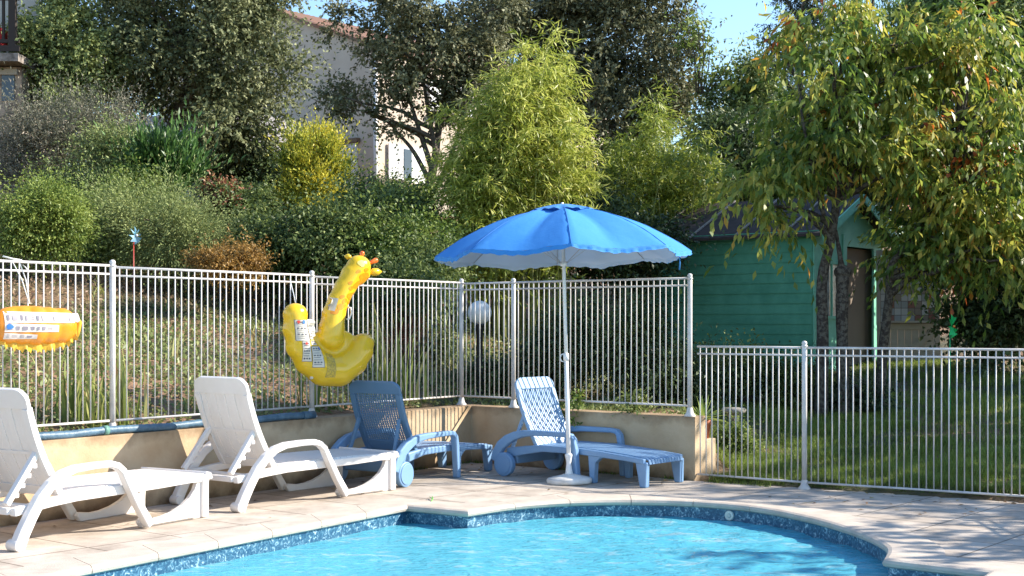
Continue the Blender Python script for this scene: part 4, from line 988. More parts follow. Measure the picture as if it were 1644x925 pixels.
lm_grn = leafmat('green_leaf', [(.15, (.045, .075, .02)), (.5, (.14, .19, .05)), (.85, (.31, .36, .11))], .3)
lm_bright = leafmat('bright_leaf', [(.15, (.07, .12, .02)), (.5, (.19, .26, .05)), (.85, (.36, .42, .10))], .3)
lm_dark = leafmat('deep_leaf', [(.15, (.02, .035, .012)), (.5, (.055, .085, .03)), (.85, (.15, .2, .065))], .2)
lm_grey = leafmat('grey_leaf', [(.15, (.08, .085, .055)), (.5, (.19, .19, .13)), (.8, (.34, .31, .24)), (.95, (.42, .34, .25))], .2, .7, .2)
lm_jun = leafmat('juniper_leaf', [(.15, (.07, .10, .035)), (.5, (.19, .24, .08)), (.85, (.34, .38, .14))], .2, .6, .25)
lm_yel = leafmat('golden_thuja_leaf', [(.15, (.04, .08, .015)), (.34, (.14, .2, .03)), (.5, (.45, .45, .05)), (.85, (.75, .64, .09))], .3)
lm_orng = leafmat('rusty_leaf', [(.15, (.14, .10, .03)), (.5, (.36, .2, .05)), (.85, (.5, .3, .08))], .3)
lm_laur = leafmat('laurel_leaf', [(.15, (.02, .06, .015)), (.5, (.07, .15, .035)), (.85, (.18, .32, .08))], .25, .42, .4)
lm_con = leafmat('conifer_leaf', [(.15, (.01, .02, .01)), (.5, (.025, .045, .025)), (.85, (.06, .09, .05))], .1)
lm_conl = leafmat('light_conifer_leaf', [(.15, (.05, .1, .02)), (.5, (.16, .25, .05)), (.85, (.30, .40, .10))], .3)

def trunk_obj(t, pts, rad, tg, r0, m, seed=1, name='trunk', r1=.006):
    mb = MB(); limbs(mb, [Vector(p) for p in pts], rad, tg, r0, r1, seed); mb.build(name, m, t)
def smooth_path(pts, k=4):
    return catmull([Vector(p) for p in pts], k)
def tree(name, label, cat, group, base, ells, n, m, L, W, lm, bk=bark, trunk=None, tr=.2, ntg=18, r0=.06, seed=1, **kw):
    """base (x, y): trunk foot. all crowns are built in world coordinates relative to the foot"""
    z0 = H(base[0], base[1]); t = thing(name, label, cat, (base[0], base[1], z0), 0, group); off = np.array([base[0], base[1], z0])
    V, T, CC = crown(ells, n, m, L, W, seed=seed, **kw)
    quads_obj('crown', V-off, T, lm, t)
    rnd = random.Random(seed); O = Vector(off)
    if trunk is None:
        top = Vector(ells[0][0]); trunk = [O+Vector((0, 0, -.2)), O+Vector((0, 0, .3)), O.lerp(top, .35)+Vector((rnd.uniform(-.15, .15), 0, 0)), O.lerp(top, .7), top]
    path = smooth_path(trunk, 4); k = len(path); rad = [tr*(1-.72*i/(k-1)) for i in range(k)]
    if tr > 0:
        tg = rnd.sample(CC, min(ntg, len(CC)))
        trunk_obj(t, [p-O for p in path], rad, [q-O for q in tg], r0, bk, seed)
    return t

GT = 'trees and large shrubs behind the pool fence'
# holm oak, upper left
tree('oak_tree', 'large grey-green evergreen oak filling the upper left, before the house', 'tree', GT, ((235-CX)/F*26, 26),
     [E(310, 110, 26, 125, 120, 1.7), E(190, 70, 26.4, 110, 120, 1.6), E(405, 140, 25.6, 75, 110, 1.2), E(270, -50, 26, 190, 110, 2), E(410, 30, 26, 75, 80, 1.2), E(360, 215, 25.3, 90, 45, 1.0)],
     9500, 8, .085, .05, lm_oak, tr=.26, ntg=22, r0=.1, ncl=120, cr=.30, seed=11, tl=.32, shell=.4)
tree('oak_tree', 'yellow tinged ivy covered tree between the stone balcony and the large oak', 'tree', GT, ((95-CX)/F*25, 25),
     [E(85, 60, 25, 60, 90, .9), E(100, 150, 24.6, 60, 50, .9), E(140, 110, 25, 50, 70, .8)], 3600, 8, .075, .05, lm_jun, tr=.12, ntg=10, ncl=60, cr=.3, seed=12, tb=.1, tl=.28)
# open grown oak in front of the house
Yc = 22; q = lambda x, y, d=0: PD(x, y, Yc+d)
ctr = [q(660, 375), q(668, 345), q(688, 300), q(697, 262), q(702, 225, .1), q(712, 160, .2), q(720, 90, .2)]
b0 = (ctr[0].x, ctr[0].y)
t = tree('oak_tree', 'slender open oak with leaning forked trunk in front of the house', 'tree', GT, b0,
     [E(600, 105, 22, 70, 60, 1.0, 1900), E(555, 160, 22, 45, 38, .8, 1000), E(700, 70, 22, 95, 85, 1.1, 4200), E(650, 150, 22, 60, 50, .9, 800), E(640, 20, 22, 85, 45, 1.0, 2600), E(740, 150, 22, 60, 75, .9, 2800), E(545, 35, 22.4, 40, 30, .7, 500), E(610, 215, 21.8, 45, 32, .6, 400), E(785, 95, 22.2, 45, 70, .8, 1800), E(790, 20, 22.2, 50, 50, .8, 1500)],
     3500, 8, .07, .042, lm_oak2, trunk=[Vector((b0[0], b0[1], H(*b0)-.2))]+ctr, tr=.115, ntg=34, r0=.035, ncl=120, cr=.15, seed=13, tl=.28, shell=.6)
O = Vector(t.location); mb = MB()
for pts, r in (([q(690, 292), q(665, 245), q(640, 215), q(618, 190)], .045), ([q(695, 275), q(675, 215), q(655, 150), q(640, 90)], .05), ([q(700, 250), q(690, 190), q(680, 120), q(690, 40)], .045), ([q(664, 348), q(690, 318, -.2), q(722, 255, -.3), q(742, 190, -.3), q(757, 110, -.2)], .06)):
    p = smooth_path(pts, 5); mb.tube([a-O for a in p], [r*(1-.75*i/(len(p)-1)) for i in range(len(p))], 8)
mb.build('limb', bark, t)
# big dark oak behind the umbrella
tree('oak_tree', 'tall dark grey-green oak rising behind the umbrella at the centre', 'tree', GT, ((955-CX)/F*28, 28),
     [E(880, 70, 28, 110, 110, 1.7), E(1000, 70, 28, 100, 100, 1.6), E(1065, 130, 27.5, 70, 110, 1.2), E(950, 190, 27.5, 110, 90, 1.4), E(830, 30, 28, 80, 70, 1.2), E(1010, 240, 27.2, 70, 60, 1.0), E(980, -40, 28, 130, 60, 1.4)],
     9500, 8, .09, .05, lm_oak2, bk=bark_p, tr=.2, ntg=44, r0=.06, ncl=130, cr=.27, seed=14, tl=.33, shell=.5)
# bamboo
def bamboo(label, Y, bx, hw, tops, nleaf, seed, tb=0):
    g = np.random.default_rng(seed); rnd = random.Random(seed); x0 = (bx-CX)/F*Y; z0 = H(x0, Y)
    t = thing('bamboo_clump', label, 'bamboo', (x0, Y, z0), 0, 'bamboo clumps'); mb = MB(); V = []; T = []; N = 0; pts_all = []
    for (px, py, n) in tops:
        for i in range(n):
            tp = PD(px+rnd.gauss(0, hw*.28), py+rnd.gauss(0, 30), Y+rnd.gauss(0, .5)); b = Vector((x0+(tp.x-x0)*.6+rnd.gauss(0, .2), Y+rnd.gauss(0, .45), z0-.1))
            mid = Vector((b.x*.75+tp.x*.25, (b.y+tp.y)/2, b.z+(tp.z-b.z)*1.02)); p = bez(b, mid, tp, 12)
            mb.tube(p, [.012*(1-.85*k/11) for k in range(12)], 5, cap=False); pts_all.append((np.array(p), tp.z-b.z))
    O_ = Vector((x0, Y, z0)); mb.v = [tuple(Vector(v)-O_) for v in mb.v]; mb.build('canes', mat('bamboo_cane', (.3, .32, .08), .5, vscale=9, col2=(.2, .2, .05)), t)
    m = 9; nt_ = nleaf//m; idx = g.integers(0, len(pts_all), nt_); s_ = .12+.88*g.random(nt_)**.7
    P0 = np.zeros((nt_, 3)); 
    for k in range(nt_):
        p = pts_all[idx[k]][0]; f = s_[k]*11; i = min(10, int(f)); P0[k] = p[i]+(p[i+1]-p[i])*(f-i)
    d = unit(g.normal(size=(nt_, 3))*np.array([1, .9, .35])+np.array([0, 0, .25])); ln_ = (.18+.4*g.random((nt_, 1)))*(1.1-.35*s_[:, None])
    tt = (g.random((nt_, m, 1))); lp = P0[:, None]+d[:, None]*ln_[:, None]*tt+np.array([0, 0, -.16])*tt**2
    lp = lp.reshape(-1, 3); N = len(lp); ld = unit(np.repeat(d, m, 0)*.7+g.normal(size=(N, 3))*.55+np.array([0, 0, -.55]))
    ct = np.repeat(g.normal(size=nt_)*.1, m)
    V = leaf_quads(lp, ld, g.normal(size=(N, 3))*.7+np.array([.3, -.3, .8]), .12*(.7+.6*g.random(N)), .017*(.8+.5*g.random(N)))
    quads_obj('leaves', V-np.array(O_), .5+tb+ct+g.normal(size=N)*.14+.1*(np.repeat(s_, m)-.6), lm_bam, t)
bamboo('tall bright yellow-green bamboo clump left of the umbrella', 18.5, 810, 95, [(760, 215, 12), (800, 165, 15), (845, 140, 11), (882, 185, 13), (905, 245, 10), (745, 290, 9), (866, 60, 4), (815, 240, 10), (735, 350, 5), (915, 330, 5)], 54000, 21)
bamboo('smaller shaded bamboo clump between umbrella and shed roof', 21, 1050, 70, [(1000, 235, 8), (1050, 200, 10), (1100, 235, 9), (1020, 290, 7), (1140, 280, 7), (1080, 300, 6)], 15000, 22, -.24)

# shrubs: name, label, px, py, Y, hw, hh, depth, twigs, L, W, material, extra
def shrub(name, label, ells, n, m, L, W, lm, seed, tr=.03, cat='shrub', ntg=10, bk=bark, base=None, **kw):
    c = ells[0][0]; b = base or (c[0], c[1]); kw.setdefault('cr', .3); kw.setdefault('ncl', 50)
    return tree(name, label, cat, 'garden shrubs behind the fence', b, ells, n, m, L, W, lm, bk=bk, trunk=None, tr=tr, ntg=ntg, r0=.02, seed=seed, **kw)
shrub('thuja', 'golden yellow conical thuja below the beige house', [E(505, 300, 20, 50, 75, .5), E(500, 255, 20, 46, 40, .45), E(525, 345, 20, 52, 55, .5)], 5600, 8, .05, .022, lm_yel, 31, up=.9, ncl=90, cr=.2, tl=.2, droop=-.3, spread=.5, tb=.05, cat='conifer', shell=.3)
shrub('rounded_shrub', 'round bright green shrub at the far left above the fence', [E(66, 362, 16, 68, 54, .62)], 4200, 8, .035, .018, lm_bright, 32, ncl=80, cr=.15, tl=.22, up=.4, shell=.25, spread=.5, tb=.08)
shrub('juniper', 'broad spreading olive green juniper behind the red stick pinwheel', [E(270, 378, 17, 95, 50, .8), E(330, 395, 17, 60, 38, .7), E(215, 350, 17.4, 60, 42, .6)], 5200, 10, .04, .012, lm_jun, 33, ncl=80, cr=.16, tl=.4, up=.15, shell=.28, spread=.35, droop=.1, tb=.12)
shrub('grey_shrub', 'sprawling grey leaved shrub below the stone balcony', [E(50, 250, 20, 95, 62, .9), E(140, 235, 20.5, 95, 62, .9)], 5200, 9, .05, .014, lm_grey, 34, ncl=90, cr=.26, tl=.4, up=.5, droop=-.1, ntg=26, bk=bark_p)
shrub('grey_shrub', 'grey green shrub in the gap left of the glossy laurel', [E(190, 270, 19.3, 50, 55, .6), E(110, 320, 19, 60, 30, .5)], 2600, 9, .05, .018, lm_jun, 35, ncl=50, cr=.25, tl=.35, up=.4, ntg=12, bk=bark_p)
shrub('olive_shrub', 'loose yellow green shrub between the round shrub and the juniper', [E(160, 375, 17.6, 45, 45, .5), E(205, 320, 18.4, 45, 35, .5)], 2200, 8, .05, .028, lm_bright, 36, cr=.25, tl=.3)
shrub('laurel', 'glossy deep green laurel with upright leaves above the juniper', [E(262, 278, 19, 46, 46, .5)], 1300, 9, .11, .03, lm_laur, 37, up=1.1, droop=-.7, spread=.45, ncl=60, cr=.2, tl=.25)
shrub('low_rusty_shrub', 'low rusty orange shrub just above the fence rail', [E(368, 420, 15.6, 60, 22, .5)], 1700, 8, .035, .016, lm_orng, 38, ncl=40, cr=.16, tl=.15, tr=0)
shrub('evergreen_shrub', 'dark green shrub behind the giraffe head', [E(560, 395, 17.2, 85, 58, .8), E(600, 350, 18.5, 80, 40, .7)], 4000, 8, .055, .032, lm_grn, 39, ncl=60, cr=.22, tl=.36, tb=-.04)
shrub('evergreen_shrub', 'mid green shrub between bamboo and the leaning oak trunk', [E(655, 400, 17, 65, 52, .7), E(650, 325, 20.5, 55, 25, .5)], 2900, 8, .05, .03, lm_bright, 40, ncl=50, cr=.2, tl=.34, tb=-.16)
shrub('evergreen_shrub', 'dark leafy shrub under the golden thuja', [E(440, 400, 17.5, 60, 45, .7), E(400, 350, 19, 45, 45, .6)], 3400, 8, .05, .028, lm_grn, 41, ncl=60, cr=.24, tl=.28, tb=-.12)
shrub('evergreen_shrub', 'dark shrub low behind the fence under the bamboo', [E(690, 435, 16.2, 45, 40, .5), E(640, 470, 15, 60, 40, .5)], 3200, 8, .045, .024, lm_grn, 42, ncl=60, cr=.22, tl=.25, tb=-.06)
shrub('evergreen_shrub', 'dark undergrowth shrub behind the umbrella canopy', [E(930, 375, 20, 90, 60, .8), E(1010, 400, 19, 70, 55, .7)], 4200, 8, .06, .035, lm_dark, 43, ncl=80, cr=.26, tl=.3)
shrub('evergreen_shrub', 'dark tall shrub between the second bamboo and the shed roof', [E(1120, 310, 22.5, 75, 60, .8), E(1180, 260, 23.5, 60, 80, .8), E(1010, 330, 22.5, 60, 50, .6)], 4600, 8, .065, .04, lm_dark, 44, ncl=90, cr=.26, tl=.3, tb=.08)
shrub('evergreen_shrub', 'dark shrub in the shade below the large oak, above the clipped hedge', [E(385, 275, 26.5, 62, 30, .8), E(440, 285, 26, 40, 26, .6)], 2400, 8, .08, .045, lm_dark, 57, ncl=50, cr=.26, tl=.3)
shrub('clipped_hedge', 'flat topped clipped hedge left of the golden thuja', [E(408, 322, 24, 38, 26, .5)], 1800, 8, .05, .03, lm_grn, 45, ncl=60, cr=.13, tl=.12, cat='hedge', tr=0)
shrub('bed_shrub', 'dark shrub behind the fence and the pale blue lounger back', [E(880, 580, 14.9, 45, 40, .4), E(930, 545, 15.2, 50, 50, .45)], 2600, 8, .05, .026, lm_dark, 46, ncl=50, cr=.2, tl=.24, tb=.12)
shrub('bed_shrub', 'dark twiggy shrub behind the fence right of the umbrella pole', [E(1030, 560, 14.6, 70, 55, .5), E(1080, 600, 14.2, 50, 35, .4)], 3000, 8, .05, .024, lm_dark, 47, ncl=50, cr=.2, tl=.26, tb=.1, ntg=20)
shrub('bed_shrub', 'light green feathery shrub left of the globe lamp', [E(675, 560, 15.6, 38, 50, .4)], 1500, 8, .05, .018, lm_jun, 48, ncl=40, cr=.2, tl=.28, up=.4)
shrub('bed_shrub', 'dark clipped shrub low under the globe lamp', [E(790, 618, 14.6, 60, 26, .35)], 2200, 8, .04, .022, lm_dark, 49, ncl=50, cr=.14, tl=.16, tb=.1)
shrub('bed_shrub', 'low leafy shrub in front of the long green shed wall', [E(1170, 600, 15.8, 90, 26, .4), E(1260, 610, 15.6, 60, 24, .4)], 2600, 8, .04, .024, lm_grn, 50, ncl=50, cr=.16, tl=.18, tb=-.05)
shrub('bed_shrub', 'small yellow green bush beside the agave pot', [E(1178, 710, 12.9, 32, 30, .22)], 1100, 8, .028, .014, lm_bright, 51, ncl=40, cr=.1, tl=.12, tr=.01)
shrub('bed_shrub', 'dark low bush at the foot of the cherry trunks', [E(1370, 650, 15.3, 65, 26, .35)], 900, 8, .04, .02, lm_dark, 52, ncl=34, cr=.18, tl=.22, tb=-.15)
# bigger greenery at the right
tree('ash_tree', 'young green tree with bare upright shoots left of the dark conifer', 'tree', GT, ((1180-CX)/F*26, 26), [E(1180, 190, 26, 52, 75, .9), E(1150, 260, 25.5, 50, 60, .8), E(1215, 140, 26, 30, 45, .6, 900)], 3000, 8, .08, .04, lm_grn, tr=.09, ntg=16, ncl=50, cr=.28, seed=15, up=.6, tl=.4)
def shoots(t, pts, m):
    O = Vector(t.location); mb = MB()
    for a, b in pts: mb.tube([a-O, (a.lerp(b, .5)+Vector((.05, 0, .02)))-O, b-O], [.02, .013, .004], 5)
    mb.build('bare_shoots', m, t)
_t = [o for o in C.objects if o.name.startswith('ash_tree')][0]
shoots(_t, [(PD(1118+i*3, 150, 25.9), PD(px, py, 25.9)) for i, (px, py) in enumerate(((1103, 30), (1118, 12), (1128, 45), (1140, 70), (1096, 60), (1158, 95), (1178, 88)))], bark)
_V, _T, _ = crown([E(px, py, 25.9, 9, 16, .15, 1) for px, py in ((1104, 45), (1118, 35), (1128, 62), (1140, 88), (1098, 80), (1125, 100), (1158, 112), (1178, 105), (1140, 130))], 170, 5, .09, .045, ncl=27, cr=.5, seed=151, tl=.2, up=.6)
quads_obj('shoot_leaves', _V-np.array(_t.location), _T, lm_bright, _t)
tree('conifer_tree', 'very dark conifer top right of the sky gap', 'conifer', GT, ((1285-CX)/F*31, 31), [E(1285, 40, 31, 48, 75, .9), E(1290, -50, 31, 40, 60, .8), E(1275, 150, 31, 60, 90, 1.0), E(1280, 290, 31, 70, 90, 1)], 5200, 8, .09, .025, lm_con, tr=.18, ncl=100, cr=.28, seed=16, shell=.3, droop=.5, up=-.1)
for i, (x, lab) in enumerate(((1370, 'light green columnar cypress behind the cherry crown, leftmost of three'), (1435, 'light green columnar cypress behind the cherry crown, middle of three'), (1495, 'light green columnar cypress behind the cherry crown, rightmost of three'))):
    tree('cypress_tree', lab, 'conifer', GT, ((x-CX)/F*25, 25), [E(x, 90+10*i, 25, 28, 120, .5), E(x, 260, 25, 36, 120, .6)], 2600, 8, .07, .022, lm_conl, tr=.08, ncl=70, cr=.18, seed=60+i, up=1.2, droop=-.6, spread=.4)
tree('broadleaf_tree', 'dense green tree filling the upper right corner', 'tree', GT, ((1600-CX)/F*20, 20), [E(1580, 120, 20, 100, 120, 1.0), E(1640, 240, 19.5, 70, 110, .9), E(1560, 10, 20, 110, 70, 1.0)], 4800, 8, .09, .05, lm_grn, tr=.14, ntg=18, ncl=80, cr=.27, seed=17, tl=.36)
tree('dark_hedge_tree', 'dark evergreen mass at the right of the shed door', 'tree', GT, ((1585-CX)/F*18.5, 18.5), [E(1580, 430, 18.5, 72, 120, .8), E(1595, 540, 18.3, 95, 60, .7), E(1640, 380, 18, 60, 170, .8), E(1555, 330, 19.5, 70, 90, .8)], 5200, 8, .07, .045, lm_dark, tr=.12, ncl=90, cr=.26, seed=18, tl=.3, tb=.05)
tree('dark_hedge_tree', 'dark evergreen mass behind the shed roof under the cherry crown', 'tree', GT, ((1330-CX)/F*23.5, 23.5), [E(1300, 270, 23.5, 90, 80, 1.0), E(1420, 280, 23.5, 90, 90, 1.0), E(1240, 320, 23.5, 60, 60, .8)], 4600, 8, .08, .045, lm_dark, tr=.12, ncl=80, cr=.3, seed=19, tl=.3, tb=.1)
for sx, sy, lab in (): pass
# cherry trees
Yk = 15.0; q = lambda x, y, d=0: PD(x, y, Yk+d)
kb = (q(1337, 690).x, Yk)
t = tree('cherry_tree', 'cherry tree with two lichen covered stems before the green shed', 'tree', 'cherry trees on the lawn', kb,
     [E(1340, 230, 15, 120, 62, .9, 2100), E(1300, 130, 14.8, 85, 75, .8, 1500), E(1430, 110, 15.1, 110, 90, .9, 2600), E(1240, 290, 14.7, 60, 50, .5, 800), E(1340, 20, 15.1, 80, 50, .8, 900), E(1255, 365, 14.8, 40, 24, .3, 90), E(1450, 230, 14.9, 80, 50, .8, 1100)],
     1050, 10, .118, .042, lm_cher, bk=bark_l, trunk=[q(1318, 720), q(1319, 640), q(1321, 540), q(1320, 450), q(1334, 385), q(1345, 300, .1), q(1348, 190, .1), q(1352, 90, .2)], tr=.085, ntg=46, r0=.036, ncl=85, cr=.2, cz=.25, seed=23, tl=.42, droop=1.0, spread=.8, up=0, outward=1.1, flat=.7, tb=.03)
O = Vector(t.location); mb = MB()
for pts, r in (([q(1356, 715), q(1354, 620), q(1352, 520), q(1353, 440)], .07), ([q(1353, 445), q(1350, 420), q(1342, 370, .1)], .05), ([q(1346, 320, .1), q(1420, 240), q(1500, 195, -.2), q(1600, 160, -.2)], .04), ([q(1348, 250, .1), q(1300, 190), q(1270, 110), q(1225, 60)], .03),
               ([q(1336, 380), q(1318, 330, -.2), q(1290, 200, -.3), q(1280, 120, -.3)], .028), ([q(1350, 160, .1), q(1380, 90), q(1400, 10), q(1410, -60)], .03)):
    p = smooth_path(pts, 5); mb.tube([a-O for a in p], [r*(1-.7*i/(len(p)-1)*(0 if r == .07 else 1))*(1+.12*random.uniform(-1, 1)) for i in range(len(p))], 9)
mb.ell(q(1353, 437)-O, (.1, .09, .08), 10, 7)
mb.build('stem', bark_l, t)
kb = (q(1412, 690, .2).x, Yk+.2)
tree('cherry_tree', 'cherry tree with one slim leaning trunk in front of the cream shed door', 'tree', 'cherry trees on the lawn', kb,
     [E(1560, 280, 15, 100, 80, .8, 2600), E(1500, 380, 14.9, 90, 55, .6, 1600), E(1600, 400, 14.7, 70, 60, .5, 1300), E(1600, 160, 15.1, 80, 80, .8, 1700), E(1440, 390, 15, 35, 30, .4, 180), E(1545, 60, 15.1, 90, 60, .8, 1400)],
     1020, 10, .118, .042, lm_cher, bk=bark_l, trunk=[q(1410, 720, .2), q(1413, 640, .2), q(1418, 560, .2), q(1428, 475, .1), q(1430, 430), q(1450, 400), q(1490, 340), q(1540, 270)], tr=.07, ntg=40, r0=.034, ncl=85, cr=.2, cz=.25, seed=24, tl=.42, droop=1.0, spread=.8, up=0, flat=.7, tb=.01)
# trees standing at the right, outside the frame, that shade the lawn and deck
tree('lime_tree', 'broad leafy tree right of the lawn, outside the frame', 'tree', GT, (10.2, 13.2), [((9.8, 13, 4.0), (1.9, 2.0, 1.6), 1), ((8.2, 14.9, 3.3), (1.2, 1.2, .9), .5), ((11.5, 12.2, 4.6), (1.6, 1.6, 1.4), .5)], 1050, 6, .16, .1, lm_grn, tr=.15, ncl=60, cr=.2, seed=71)
tree('lime_tree', 'smaller leafy tree beside the pool deck, outside the frame', 'tree', GT, (8.6, 9.6), [((8.3, 9.5, 3.4), (1.2, 1.2, 1.0), 1), ((7.4, 8.6, 2.7), (.8, .8, .6), .4)], 150, 6, .14, .08, lm_grn, tr=.09, ncl=40, cr=.2, seed=72)
tree('lime_tree', 'unseen leafy tree added beyond the lawn for its shade', 'tree', GT, (9.8, 17.2), [((9.2, 16.8, 3.6), (2.2, 2.2, 1.8), 1), ((7.9, 17.0, 2.6), (1.0, 1.4, .9), .4)], 2300, 6, .16, .1, lm_grn, tr=.15, ncl=80, cr=.22, seed=73)  # unseen tree, added so its crown darkens the back of the lawn
# distant woodland
def woods():
    g = np.random.default_rng(9); ells = []
    for i in range(26):
        x = -26+i*2.2; Y = 42+g.random()*6; z0 = H(x, Y); ells.append(((x, Y, z0+1.7), (2.2, 1.8, 1.9+g.random()*.8), 1))
    V, T, _ = crown(ells, 5200, 8, .22, .13, ncl=260, cr=.35, seed=90, tl=.5)
    tag(quads_obj('distant_woods', V, T-.08, lm_grn), kind='stuff')
woods()
# iris clumps and tall stems behind the fence
ir_m = leafmat('iris_leaf', [(.1, (.12, .18, .04)), (.5, (.28, .33, .08)), (.8, (.48, .44, .18)), (.95, (.42, .22, .1))], .35)
def iris(label, px, Y, n, L, spread, seed, W=.03, lean=.35, m=None, name='iris_clump', tb=0):
    g = np.random.default_rng(seed); x = (px-CX)/F*Y; z = H(x, Y); t = thing(name, label, 'plant', (x, Y, z), 0, 'leafy clumps behind the fence')
    b = np.stack([g.normal(size=n)*spread, g.normal(size=n)*spread*.6, np.zeros(n)], 1)
    V = blades(b, L, W, lean, g, 5); tt = np.tile(.45+tb+g.normal(size=n)*.18, 5)+np.repeat(np.linspace(-.1, .12, 5), n)
    quads_obj('leaves', V, tt, m or ir_m, t); return t
iris('tall sword leaved iris clump left of the first full fence post', 118, 10.25, 26, .60, .10, 1)
iris('yellowing iris clump just left of the thick fence post', 160, 10.15, 16, .45, .08, 2, tb=.15)
iris('thin tall iris stems right of the thick fence post', 200, 10.35, 14, .68, .05, 3, lean=.2, tb=.1)
iris('tall grassy clump behind the fence below the giraffe', 505, 12.2, 16, .5, .08, 4, lean=.3)
iris('tall stemmed grassy plant left of the wall corner post', 640, 13.3, 30, .8, .16, 5, lean=.3)
iris('yellow green spiky stalks beside the laurel', 350, 19.2, 12, 1.15, .12, 6, W=.07, lean=.45)
iris('pale spiky leaves below the clipped hedge', 395, 18.6, 14, .8, .15, 7, W=.06, lean=.3)
rst = leafmat('dry_flower', [(.1, (.12, .05, .03)), (.5, (.33, .13, .07)), (.9, (.45, .24, .12))], .2)
shrub('dry_flower_stand', 'rusty brown dry flower heads beside the spiky stalks', [E(355, 325, 18.9, 28, 30, .3)], 500, 7, .05, .03, rst, 53, ncl=16, cr=.14, tl=.14, tr=.012)
shrub('dry_flower_stand', 'reddish dry stems behind the fence left of the corner post', [E(655, 540, 14.8, 32, 40, .2)], 260, 6, .045, .018, rst, 54, ncl=14, cr=.14, tl=.2, tr=.008, up=.6)
shrub('wall_plant', 'small leafy plant spilling over the wall through the fence', [(tuple(v3(on2(1.42)-n2*.05, .62)), (.05, .04, .13), 1), (tuple(v3(on2(1.40)-n2*.13, .53)), (.03, .03, .09), .5)], 40, 6, .045, .02, lm_bright, 55, ncl=8, cr=.08, tl=.08, tr=0, cat='plant')
shrub('wall_plant', 'low weedy plant on the wall top near the right end', [(tuple(v3(on2(2.0)+n2*.06, .62)), (.12, .05, .07), 1)], 50, 6, .045, .02, lm_grn, 56, ncl=10, cr=.06, tl=.08, tr=0, cat='plant')

# ground cover, lawn, fallen leaves
from mathutils import noise as mn
def scatter(name, fn, n, box, L, W, lm, seed, up=.5, stand=.0, fold=.8):
    g = np.random.default_rng(seed); P_ = []; T_ = []
    while len(P_) < n:
        x = g.uniform(box[0], box[1]); y = g.uniform(box[2], box[3]); k = fn(x, y)
        if k and g.random() < k[0]: P_.append((x, y, H(x, y)+stand*g.random())); T_.append(k[1])
    P_ = np.array(P_); N = len(P_); d = unit(g.normal(size=(N, 3))*np.array([1, 1, .4])+np.array([0, 0, up]))
    V = leaf_quads(P_, d, g.normal(size=(N, 3))*fold+np.array([0, 0, 1.]), L*(.6+.8*g.random(N)), W*(.6+.8*g.random(N)))
    tag(quads_obj(name, V, np.array(T_)+g.normal(size=N)*.13, lm), kind='stuff')
gc_m = leafmat('ground_cover_leaf', [(.05, (.40, .26, .17)), (.22, (.34, .26, .14)), (.4, (.14, .18, .05)), (.6, (.20, .25, .08)), (.9, (.36, .38, .15))], .25)
def hillfn(x, y):
    p = Vector((x, y))-Cn; a = p.dot(n1); b = p.dot(n2)
    if a < .22 and b < .22: return None
    e = (Vector((x, y))-En).dot(d2)
    if e > -.3 and b < 3: return None
    if a < 0 and b > 6: return None
    nz = mn.noise(Vector((x*.9, y*.9, 3)))
    up_ = sm(a, 2.8, 5.5)*.5
    return (.35+.65*sm(nz, -.5, .2)*(1-.6*up_), .62+nz*.25-up_)
scatter('ground_cover', hillfn, 72000, (-9, 2.2, 8, 20), .055, .024, gc_m, 81, up=.7, stand=.05)
gr_m = leafmat('lawn_blade', [(.1, (.07, .11, .02)), (.5, (.19, .27, .045)), (.9, (.36, .42, .09))], .4, .5, .3)
def lawnfn(x, y):
    v = Vector((x, y)); 
    if inside(v, DECK): return None
    b = (v-Cn).dot(n2); e = (v-En).dot(d2)
    if b < 0 or e < .12-1.3*max(b-.5, 0) or b > 9 or e < -2.4: return None
    nz = mn.noise(Vector((x*.7, y*.7, 8)))
    edge = edist(v, DECK[2:6]) if b < 2 else 1
    den = 1 if b < 3.6 else .7
    nz2 = mn.noise(Vector((x*2.5, y*2.5, 4)))
    return (den*(.25+.75*sm(nz+nz2*.6, -.45, .1)),   .5+nz*.45-(.25 if edge < .12 else 0))
g = np.random.default_rng(82); PB = []; TB = []
while len(PB) < 115000:
    y = 9.2+12*g.random()**1.5; x = g.uniform(.4, 1.2+y*.40); k = lawnfn(x, y)
    if k and g.random() < k[0]: PB.append((x, y, H(x, y)-.004)); TB.append(k[1])
lv = np.array([[.035+.07*max(0, min(1, .5+mn.noise(Vector((p[0]*2.2, p[1]*2.2, 5)))*1.3))] for p in PB])
V = blades(np.array(PB), lv, .006, .9, g, 2)
tag(quads_obj('lawn_grass', V, np.tile(np.array(TB)+g.normal(size=len(PB))*.15, 2), gr_m), kind='stuff')
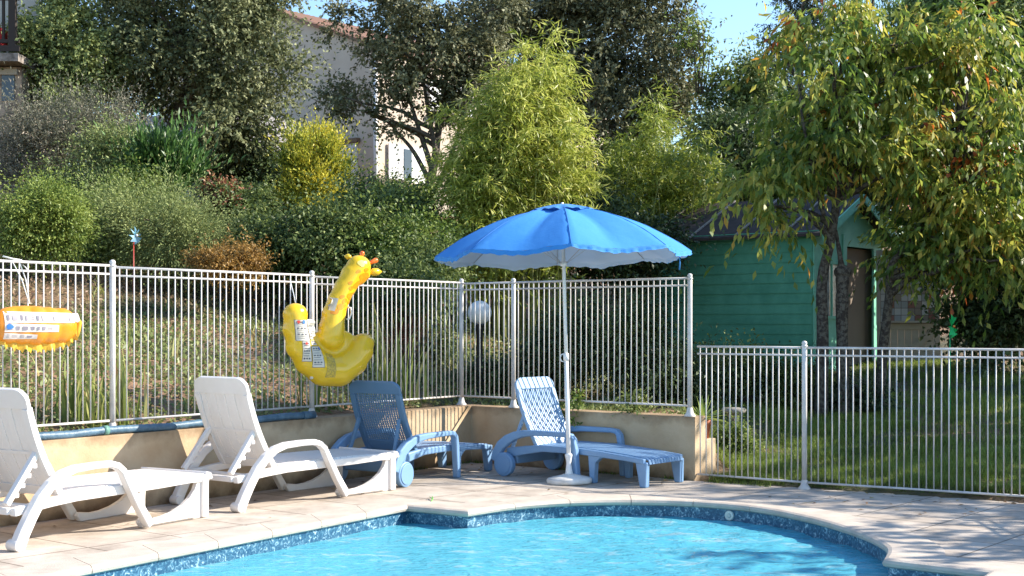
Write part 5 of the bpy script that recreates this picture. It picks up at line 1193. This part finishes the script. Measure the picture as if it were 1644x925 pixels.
# weeds along the wall foot and deck edge
g = np.random.default_rng(83); PB = []
for i in range(900):
    k = g.random(); 
    if k < .5: p = Cn+d2*g.uniform(0, 2.5)-n2*g.random()*.05*1
    elif k < .7: p = Cn+d1*g.uniform(0, 1.2)-n1*g.random()*.04
    else: p = En.lerp(F1, g.random())-n2*g.random()*.05
    if mn.noise(Vector((p.x*3, p.y*3, 1))) > 0: PB.append((p.x, p.y, .0))
V = blades(np.array(PB), .045, .006, 1.2, g, 2)
tag(quads_obj('weeds', V, .4+g.normal(size=len(V))*.2, gr_m), kind='stuff')
g = np.random.default_rng(84); n = 110; P_ = []
while len(P_) < n:
    k = g.random(); p = (F1.lerp(F2, g.random()) if k < .45 else Cn+d2*g.uniform(0, 2.5))-n2*abs(g.normal())*.6
    if k > .8: p = Cn+d1*g.uniform(0, 6)-n1*abs(g.normal())*.5
    if inside(p, DECK) and not inside(p, offset(pool, .33)): P_.append((p.x, p.y, .008))
P_ = np.array(P_); d = unit(g.normal(size=(n, 3))*np.array([1, 1, .12]))
V = leaf_quads(P_, d, g.normal(size=(n, 3))*.25+np.array([0, 0, 1.]), .03+.03*g.random(n), .012+.012*g.random(n)); V[:, :, 2] = np.maximum(V[:, :, 2], .003)
tag(quads_obj('fallen_leaves', V, g.random(n), leafmat('dry_leaf', [(.1, (.1, .05, .02)), (.6, (.3, .16, .06)), (.9, (.4, .3, .1))], .1)), kind='stuff')

# weeds and stones on the bank behind the fence
g = np.random.default_rng(91); rnd = random.Random(91); VV = []; TT = []
for i in range(44):
    a = abs(g.normal())*2.2+.4; s_ = g.uniform(-9, 1.5); p = Cn+n1*a+d1*(-s_)
    k = int(g.integers(6, 16)); bb = np.stack([p.x+g.normal(size=k)*.05, p.y+g.normal(size=k)*.05, np.full(k, H(p.x, p.y)-.02)], 1)
    Q = blades(bb, float(g.uniform(.12, .34)), float(g.uniform(.010, .03)), float(g.uniform(.4, 1.1)), g, 4); VV.append(Q); TT.append(np.full(len(Q), .3+.5*g.random())+g.normal(size=len(Q))*.08)
tag(quads_obj('bank_weeds', np.concatenate(VV), np.concatenate(TT), ir_m), kind='stuff')
mb = MB()
for i in range(60):
    a = g.uniform(.3, 5); s_ = g.uniform(-1, 9); p = Cn+n1*a+d1*s_; r = g.uniform(.015, .05)
    mb.ell((p.x, p.y, H(p.x, p.y)+r*.2), (r, r*g.uniform(.6, 1), r*.6), 7, 5, M=Matrix.Rotation(g.uniform(0, 3), 3, 'Z'))
tag(mb.build('bank_stones', mat('bank_stone', (.42, .34, .27), .9, vscale=30, col2=(.3, .24, .18))), kind='stuff')
